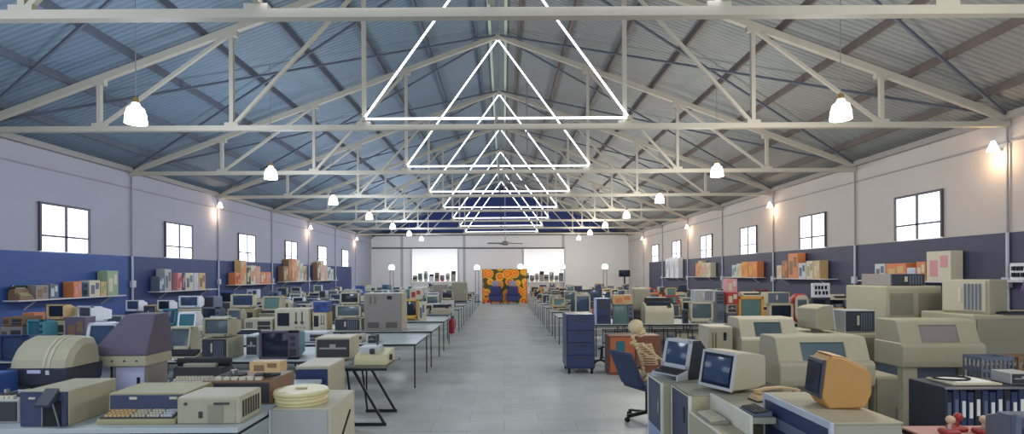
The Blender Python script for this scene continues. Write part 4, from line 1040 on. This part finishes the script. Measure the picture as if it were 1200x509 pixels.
# crates M
t = empty('trolley', (5.05, 5.75, 0))
ob('shelf', MB().box(-.36, .5, -.28, .3, .74, .77, .004).box(-.36, .5, -.28, .3, .2, .23, .004), pc('grey'), t)
for x in (-.34, .48):
    for y in (-.26, .28): ob('leg', MB().box(x-.015, x+.015, y-.015, y+.015, .08, .74), chrome, t); ob('castor', MB().cyl((x-.015, y, .04), (x+.015, y, .04), .04), M_('rubber'), t)
tag(t, 'grey steel trolley carrying two slatted crates', 'trolley')
for k, (xa, xb, nm, c) in enumerate(((4.73, 5.06, 'grey', 'slate'), (5.1, 5.5, 'brown', 'brown'))):
    t = empty('crate', ((xa+xb)/2, 5.5, .77)); W = xb-xa
    m = MB().box(-W/2, W/2, 0, .4, 0, .02)
    for z in (.0, .13, .25): m.box(-W/2, W/2, 0, .015, z, z+.035).box(-W/2, W/2, .385, .4, z, z+.035).box(-W/2, -W/2+.015, .015, .385, z, z+.035).box(W/2-.015, W/2, .015, .385, z, z+.035)
    for i in range(8):
        x = -W/2+i*(W-.015)/7; m.box(x, x+.015, -.003, .012, 0, .28).box(x, x+.015, .388, .403, 0, .28)
    for i in range(5):
        y = .02+i*.09; m.box(-W/2-.003, -W/2+.012, y, y+.015, 0, .28).box(W/2-.012, W/2+.003, y, y+.015, 0, .28)
    ob('slats', m, pc(c), t)
    ob('contents', MB().box(-W/2+.03, W/2-.03, .04, .36, .02, .2, .02), pc('taupe'), t)
    t.scale = (1, .55, 1)
    tag(t, nm+' slatted crate on the trolley behind the binder rack', 'crate')
# pinkish low table with toys and a monitor
table(2.95, 4.75, 3.35, 4.15, 'pinkish low table at the bottom right corner', group='foreground table', topm=mat('pink_top', '#c99a8e', .5))
for k, (x, y) in enumerate(((3.16, 3.94), (3.28, 4.02), (3.40, 3.94))):
    t = empty('joystick', (x, y, .75)); rd = mat('toy_red', '#a83c3c', .4)
    ob('base', MB().box(-.055, .055, -.05, .05, 0, .035, .012), rd, t)
    ob('stick', MB().cyl((0, 0, .03), (.01, 0, .09), .012), rd if k == 1 else mat('toy_cream', '#dcc0a4', .5), t)
    ob('ball', MB().sph((.01, 0, .10), .03), mat('toy_cream', '#dcc0a4', .5) if k != 1 else rd, t, smooth=True)
    tag(t, 'red joystick with %s ball top, %s on the pinkish table' % ('red' if k == 1 else 'cream', ['leftmost', 'middle', 'rightmost'][k]), 'joystick', 'joysticks on the pinkish table')
put('monitor', 'slate/screen_dark', 3.16+.0, 3.56, 3.42, 3.75, .75, 1.01, 'low dark screen monitor in the bottom right corner')
# ---------------- right row 1
Y = 12.72
column(Y, [('tower', 'lilac/navy', 699, 716, 350, 'navy fronted tower with lilac side on first right table')])
column(Y, [('tv', 'slate/screen_green', 718, 742, 357, 'grey monitor with green glare screen on first right table'), ('carton', 'tan/orange', 718, 741, 346, 'tan and white box on the grey green screened monitor')])
column(Y, [('speaker', 'dark', 744, 751, 363, 'small dark loudspeaker beside the cream printer')])
column(Y, [('printer', 'cream', 756, 790, 349, 'wide cream printer with dark mechanism on first right table')])
column(Y+.75, [('cabinet', 'beige/stone', 742, 762, 338, 'pale box behind the cream printer')])
column(Y, [('speaker', 'navy', 801, 807, 363, 'small navy loudspeaker beside the grey screened monitor')])
column(Y, [('monitor', 'cream/screen', 809, 836, 354, 'cream monitor with grey screen on first right table'), ('rackbox', 'palegrey/grey', 815, 838, 340, 'pale grey box on top of the cream monitor')])
column(Y+.1, [('tower', 'grey/slate', 839, 849, 341, 'tall grey metal tower frame on first right table')])
column(Y, [('desktop', 'purple', 852, 864, 367, 'purple case at base of red topped pile'), ('disk', 'ivory', 853, 863, 357, 'ivory drive in the red topped pile'), ('carton', 'red/ivory', 852, 865, 343, 'bright red box in the pile by the amber monitor'), ('carton', 'pink/ivory', 852, 864, 327, 'pink and white box on top of the red box')])
column(Y, [('monitor', 'amber/screen_green', 866, 895, 348, 'amber yellow monitor with green screen'), ('home', 'cream', 872, 893, 342, 'small cream case lying on the amber monitor')])
column(Y, [('monitor', 'cream/screen_dark', 902, 930, 356, 'cream monitor with dark screen beside the amber one'), ('rackbox', 'cream/slate', 900, 926, 343, 'cream drive box on the dark screened cream monitor')])
column(Y, [('roundtv', 'red/screen', 931, 949, 344, 'red and ivory round cornered television')])
column(Y, [('tv', 'dark/screen_dark', 952, 973, 349, 'dark television under the white display panel'), ('panel', 'white', 952, 973, 332, 'white framed display panel standing on a dark television')])
column(Y, [('printer', 'tan', 976, 994, 352, 'tan printer beside the white display panel'), ('home', 'cream', 979, 995, 345, 'cream case on the tan printer')])
column(Y+.6, [('rackbox', 'beige', 878, 896, 331, 'beige box behind the amber monitor')]) if False else None
# mannequin standing on the right edge cabinet
t = empty('mannequin', (6.98, 7.25, 1.36)); mw = mat('mannequin_white', '#cdc6ce', .5)
me = bpy.data.meshes.new('mannequin_body')
V = [((0, 0, .50), .075), ((0, 0, .66), .065), ((0, 0, .80), .08), ((0, 0, .88), .032), ((0, 0, .97), .062), ((0, 0, 1.04), .055),
     ((-.11, 0, .82), .035), ((-.17, -.04, .66), .027), ((-.27, -.12, .56), .02), ((-.31, -.15, .53), .018),
     ((.11, 0, .82), .035), ((.17, 0, .64), .027), ((.16, -.06, .48), .02),
     ((-.06, 0, .44), .06), ((-.07, 0, .25), .042), ((-.07, .01, .04), .03), ((-.07, -.08, .025), .025),
     ((.06, 0, .44), .06), ((.07, 0, .25), .042), ((.07, .01, .04), .03), ((.07, -.08, .025), .025)]
E = [(0, 1), (1, 2), (2, 3), (3, 4), (4, 5), (2, 6), (6, 7), (7, 8), (8, 9), (2, 10), (10, 11), (11, 12), (0, 13), (13, 14), (14, 15), (15, 16), (0, 17), (17, 18), (18, 19), (19, 20)]
me.from_pydata([v for v, r in V], E, [])
bo = bpy.data.objects.new('body', me); COL.objects.link(bo); bo.parent = t; me.materials.append(mw)
sk = bo.modifiers.new('Skin', 'SKIN'); sk.use_smooth_shade = True
for i, (v, r) in enumerate(V): me.skin_vertices[0].data[i].radius = (r, r)
me.skin_vertices[0].data[0].use_root = True
bo.modifiers.new('Sub', 'SUBSURF').levels = 1
ob('skirt', MB().lathe([(.085, .58), (.12, .48), (.17, .26), (.165, .26), (.08, .57)], n=24), mat('skirt_violet', '#77659c', .8), t, smooth=True)
ob('top', MB().lathe([(.05, .86), (.10, .8), (.095, .68), (.085, .58), (.08, .58), (.09, .8)], n=24), mat('top_pink', '#b58aa6', .8), t, smooth=True)
tag(t, 'small pale mannequin in violet skirt standing at the right edge', 'mannequin')

# clutter under the first right table
t = empty('wire_rack', (3.3, 12.1, 0)); m = MB()
for z in (.02, .36, .64): m.box(-1.1, 1.1, -.01, .01, z, z+.02).box(-1.1, 1.1, .29, .31, z, z+.02)
for i in range(9):
    x = -1.09+i*.2725; m.box(x-.008, x+.008, -.012, .012, 0, .68).box(x-.008, x+.008, .288, .312, 0, .68)
for x in (-1.09, 0, 1.09): m.box(x-.008, x+.008, .0, .3, .36, .375)
ob('lattice', m, blackmetal, t)
tag(t, 'low black wire rack in front of the first right table', 'rack')
for i, (x, c, h_) in enumerate(((2.6, 'palegrey', .5), (3.2, 'ivory', .42), (3.8, 'taupe', .55), (4.3, 'cream', .5))):
    put('carton', c+'/slate', x-.24, x+.24, 13.0, 13.4, 0, h_, '%s carton on the floor under the first right table' % {'palegrey': 'pale grey'}.get(c, c))
# ================================================================ WALL SHELVES
shm = mat('shelf_white', '#c6c2c4', .5)
def shelf(side, Y0, Y1, z, label, items):
    x = XL if side < 0 else XR; s = -side
    t = empty('wall_shelf', (x, (Y0+Y1)/2, z)); L = (Y1-Y0)/2
    ob('board', MB().box(min(0, s*.32), max(0, s*.32), -L, L, -.03, 0, .003), shm, t)
    for y in (-L*.7, L*.7): ob('bracket', MB().prismz([(0, 0), (s*.26, 0), (0, .02)], 0, .01) if False else MB().bar((s*.03, y, -.2), (s*.26, y, -.035), .02, .02), shm, t)
    tag(t, label, 'shelf', 'white wall shelves')
    y = Y0+.05
    for i, (col, w, h, kind) in enumerate(items):
        if col:
            D = .24; cx = x+s*.17; cy = y+w/2
            o = put(kind, col, cx-w/2, cx+w/2, cy-D/2, cy+D/2, z, z+h, '', rot=90*(1 if side < 0 else -1))
            c1 = col.split('/')[0]
            o['label'] = '%s %s, %s item from the camera on the %s' % (dict(palegrey='pale grey').get(c1, c1), 'carton' if kind == 'carton' else 'boxed device', ORD[i] if i < 16 else 'last', label.split(',')[0].replace('white ', '').replace(' nearest the camera', '').replace('wall shelf on the', 'shelf,'))
            o['group'] = 'boxes on the wall shelves'; o['category'] = 'box'
            if kind != 'carton': o.name = 'boxed_device'
        y += w+.03
        if y > Y1-.25: break
C = 'carton'
shelf(-1, 10.5, 13.5, 1.46, 'white wall shelf nearest the camera on the left wall, under the first visible window',
      [('brown/olive', .35, .28, 'typewriter'), ('taupe/brown', .3, .28, C), ('slate/palegrey', .22, .3, C), (None, .35, 0, C), ('orange/pink', .22, .34, C), ('teal/navy', .17, .32, 'speaker'), ('ivory/slate', .32, .36, C), ('tan/olive', .18, .33, C), ('green/ivory', .36, .58, C), ('green/olive', .26, .58, C)])
shelf(-1, 14.8, 17.8, 1.5, 'second white wall shelf on the left wall, under the second visible window',
      [('slate/palegrey', .2, .4, C), ('grey/slate', .3, .6, C), (None, .25, 0, C), ('pink/red', .2, .5, C), ('navy/pink', .12, .5, C), ('ivory/slate', .4, .5, C), ('lilac/ivory', .25, .5, C), ('tan/brown', .35, .5, C)])
shelf(-1, 19.0, 22.4, 1.6, 'third white wall shelf on the left wall, under the third visible window',
      [('orange/red', .4, .42, C), ('tan/orange', .4, .85, C), ('dark/ivory', .3, .6, C), ('ivory/orange', .4, .68, C), ('pink/tan', .35, .66, C), ('orange/ivory', .45, .45, C), ('orange/pink', .45, .45, C)])
shelf(-1, 23.2, 26.6, 1.65, 'fourth white wall shelf on the left wall, under the fourth visible window',
      [('brown/tan', .5, .65, C), ('brown/orange', .35, .95, C), ('orange/tan', .5, 1.0, C), ('ivory/orange', .4, .95, C), ('palegrey/green', .4, .8, C), ('tan/brown', .4, .7, C)])
shelf(-1, 27.4, 30.8, 1.65, 'fifth white wall shelf on the left wall, under the fifth visible window',
      [('brown/ivory', .5, .9, C), ('ivory/pink', .5, 1.0, C), ('tan/grey', .5, .8, C), ('palegrey/slate', .5, .7, C), ('ivory/grey', .5, .6, C)])
shelf(1, 6.0, 9.8, 1.75, 'white wall shelf nearest the camera on the right wall, near the right edge',
      [('brown/ivory', .4, .3, C), ('red/ivory', .3, .25, C), ('lilac/pink', .5, .4, C), ('purple/ivory', .4, .2, C), ('brown/tan', .3, .3, C), ('orange/ivory', .3, .2, C), (None, .5, 0, C), ('brown/orange', .2, .16, C), ('white', .4, .3, 'panel')])
shelf(1, 10.6, 13.6, 1.72, 'second white wall shelf on the right wall, under the nearest right window',
      [(None, .12, 0, C), ('ivory/pink', .62, .60, C), ('orange/ivory', .25, .4, C), ('palegrey/lilac', .25, .28, C), ('orange/tan', .62, .38, C), ('palegrey/slate', .35, .38, C)])
shelf(1, 14.9, 17.9, 1.74, 'third white wall shelf on the right wall, under the second right window',
      [(None, .3, 0, C), ('tan/ivory', .3, .5, C), ('ivory/olive', .35, .5, C), ('palegrey/slate', .4, .45, C), ('orange/brown', .55, .75, C), ('brown/orange', .35, .55, C), ('ivory/tan', .3, .4, C)])
shelf(1, 19.0, 22.0, 1.76, 'fourth white wall shelf on the right wall, under the third right window',
      [('orange/amber', .7, .55, C), ('amber/orange', .5, .55, C), ('ivory/tan', .4, .5, C), ('palegrey/teal', .4, .45, C)])
shelf(1, 23.3, 26.3, 1.76, 'fifth white wall shelf on the right wall, under the fourth right window',
      [('ivory/tan', .5, .6, C), ('cream/pink', .5, .6, C), ('tan/orange', .4, .7, C), ('orange/tan', .3, .6, C)])
shelf(1, 27.6, 30.8, 1.7, 'farthest white wall shelf on the right wall',
      [('white/palegrey', .55, 1.0, C), (None, .2, 0, C), ('white/palegrey', .55, 1.05, C), (None, .2, 0, C), ('white/grey', .55, 1.0, C)])
# ================================================================ REMAINING ROWS
CN = dict(palegrey='pale grey', cream='cream', navy='navy blue')
KN = dict(monitor='monitor', tv='television', terminal='terminal', desktop='desktop case', tower='tower computer', printer='printer', typewriter='typewriter', keyboard='keyboard',
          home='home computer', scope='oscilloscope', disk='disk drive', recorder='tape recorder', carton='box', rackbox='card rack', roundtv='rounded television', speaker='loudspeaker')
GR = {k: 'vintage %ss on the far tables' % v for k, v in KN.items()}
SIZ = dict(monitor=(.4, .37), tv=(.42, .36), terminal=(.42, .4), desktop=(.44, .16), tower=(.2, .46), printer=(.48, .24), typewriter=(.46, .2), home=(.4, .1), scope=(.4, .28), disk=(.24, .16), recorder=(.44, .22), carton=(.36, .3), rackbox=(.42, .28), roundtv=(.38, .4), speaker=(.14, .26))
rnd = random.Random(21)
def colours(side, k, far):
    base = ['cream', 'beige', 'palegrey', 'grey', 'ivory', 'white'] if side < 0 else ['cream', 'beige', 'beige', 'tan', 'ivory', 'grey']
    acc = ['slate', 'navy', 'dark', 'blue', 'teal', 'olive'] if side < 0 else ['dark', 'orange', 'red', 'slate', 'amber', 'olive', 'navy']
    return rnd.choice(base) if rnd.random() < .66 else rnd.choice(acc)
SC = ['screen', 'screen_dark', 'screen_blue', 'screen_green']
def fill(side, ri, Y0, Y1, occupied, xe, sname):
    lim = 9.15 if side < 0 else 8.7
    for rank, Yr in enumerate((Y0+.06, Y0+.72)):
        if Y0 > 24 and rank: continue
        X = xe+rnd.uniform(0, .25); n = 0
        while X < lim-.5:
            kind = rnd.choice(['monitor', 'monitor', 'monitor', 'tv', 'terminal', 'terminal', 'desktop', 'desktop', 'printer', 'typewriter', 'home', 'scope', 'disk', 'recorder', 'rackbox', 'tower', 'roundtv', 'carton'])
            w, h = SIZ[kind]; w *= rnd.uniform(.9, 1.15); h *= rnd.uniform(.9, 1.15)
            if Y0 > 18: h *= 1.12
            px = VX+side*(X+w/2)/Yr*F; X0, X1 = (X, X+w) if side > 0 else (-X-w, -X)
            step = w+rnd.uniform(.02, .09)
            if any(a-6 < px < b+6 for a, b in occupied): X += .15; continue
            if px < -10 or px > 1210: break
            n += 1
            D = min(DEP[kind], .55)
            c = colours(side, kind, Y0)
            col = c+('/'+rnd.choice(SC) if kind in ('monitor', 'tv', 'terminal', 'roundtv') else '')
            if kind == 'carton': col = c+'/'+rnd.choice(['navy', 'red', 'ivory', 'orange'])
            if kind in ('tower',): col = c+'/'+rnd.choice(['dark', 'slate'])
            place_ = '%s from the aisle, %s rank of %s row' % ((ORD + ['seventeenth', 'eighteenth', 'nineteenth', 'twentieth', 'last'])[min(n-1, 20)], 'rear' if rank else 'front', sname)
            rot = rnd.choice([0, 0, 0, 0, 12, -12])
            o = put(kind, col, X0, X1, Yr, Yr+D, .75, .75+h, '%s %s %s' % (CN.get(c, c), KN[kind], place_), rot=0, group=GR[kind])
            z = .75+h
            if kind in ('desktop', 'recorder', 'scope', 'monitor', 'rackbox', 'carton') and rnd.random() < (.75 if kind in ('desktop', 'rackbox') else .42):
                k2 = rnd.choice(['monitor', 'home', 'disk', 'monitor', 'carton', 'tv', 'disk'] if kind != 'monitor' else ['home', 'disk', 'carton'])
                w2, h2 = SIZ[k2]; w2 = min(w2, w*.92); c2 = colours(side, k2, Y0)
                col2 = c2+('/'+rnd.choice(SC) if k2 in ('monitor', 'tv') else ('/'+rnd.choice(['navy', 'red', 'ivory']) if k2 == 'carton' else ''))
                cx = (X0+X1)/2
                put(k2, col2, cx-w2/2, cx+w2/2, Yr+.02, Yr+.02+min(DEP[k2], D-.04), z, z+h2, 'stacked %s %s %s' % (CN.get(c2, c2), KN[k2], place_), group=GR[k2])
            X += step
column(23.2, [('cabinet', 'beige/stone', 529, 547, 331, 'tall beige cabinet at the aisle end of a far left table')])
column(20.9, [('cabinet', 'stone/taupe', 508, 524, 334, 'tall stone coloured cabinet at the aisle end, eighth left row')])
fill(-1, 4, *LROW[4], [(462, 505)], 1.55, 'fifth left')
for i in range(5, len(LROW)): fill(-1, i, *LROW[i], {7: [(503, 560)], 8: [(524, 560)]}.get(i, []), 1.5, ORD[i]+' left')
# third/fourth rows rear rank fillers are hidden; right rows from the second on
column(14.95, [('monitor', 'cream/screen_blue', 674, 692, 345, 'cream monitor with blue screen beside the aisle, second right row'), ])
column(14.95, [('tv', 'orange/screen', 760, 776, 343, 'orange television on second right table')])
fill(1, 1, *RROW[1], [(660, 696), (756, 780)], 1.55, 'second right')
for i in range(2, len(RROW)): fill(1, i, *RROW[i], [], 1.5, ORD[i]+' right')
# rear rank of the first right table
# tall dark silhouettes at the far right corner
t = empty('television_on_stand', (PX(737, 322, 33.2), 33.2+1.2, 0)); t.name = 'stand_television'
ob('pole', MB().cyl((0, 0, 0), (0, 0, 1.75), .05), blackmetal, t)
ob('base', MB().cyl((0, 0, 0), (0, 0, .05), .3, n=20), blackmetal, t)
ob('screen_case', MB().box(-.33, .33, -.12, .2, 1.72, 2.14, .03), M_('rubber'), t)
ob('screen', MB().bulge(-.29, .29, 1.76, 2.1, -.121, .01), M_('screen_dark'), t)
tag(t, 'dark television raised on a pole near the far right corner', 'television')
# drop the unplaced prototypes
for (src, _d) in PROTO.values():
    for c in kids(src):
        for g in kids(c): bpy.data.objects.remove(g)
        bpy.data.objects.remove(c)
    bpy.data.objects.remove(src)
for src in (T0, pend, spot):
    for c in kids(src): bpy.data.objects.remove(c)
    bpy.data.objects.remove(src)
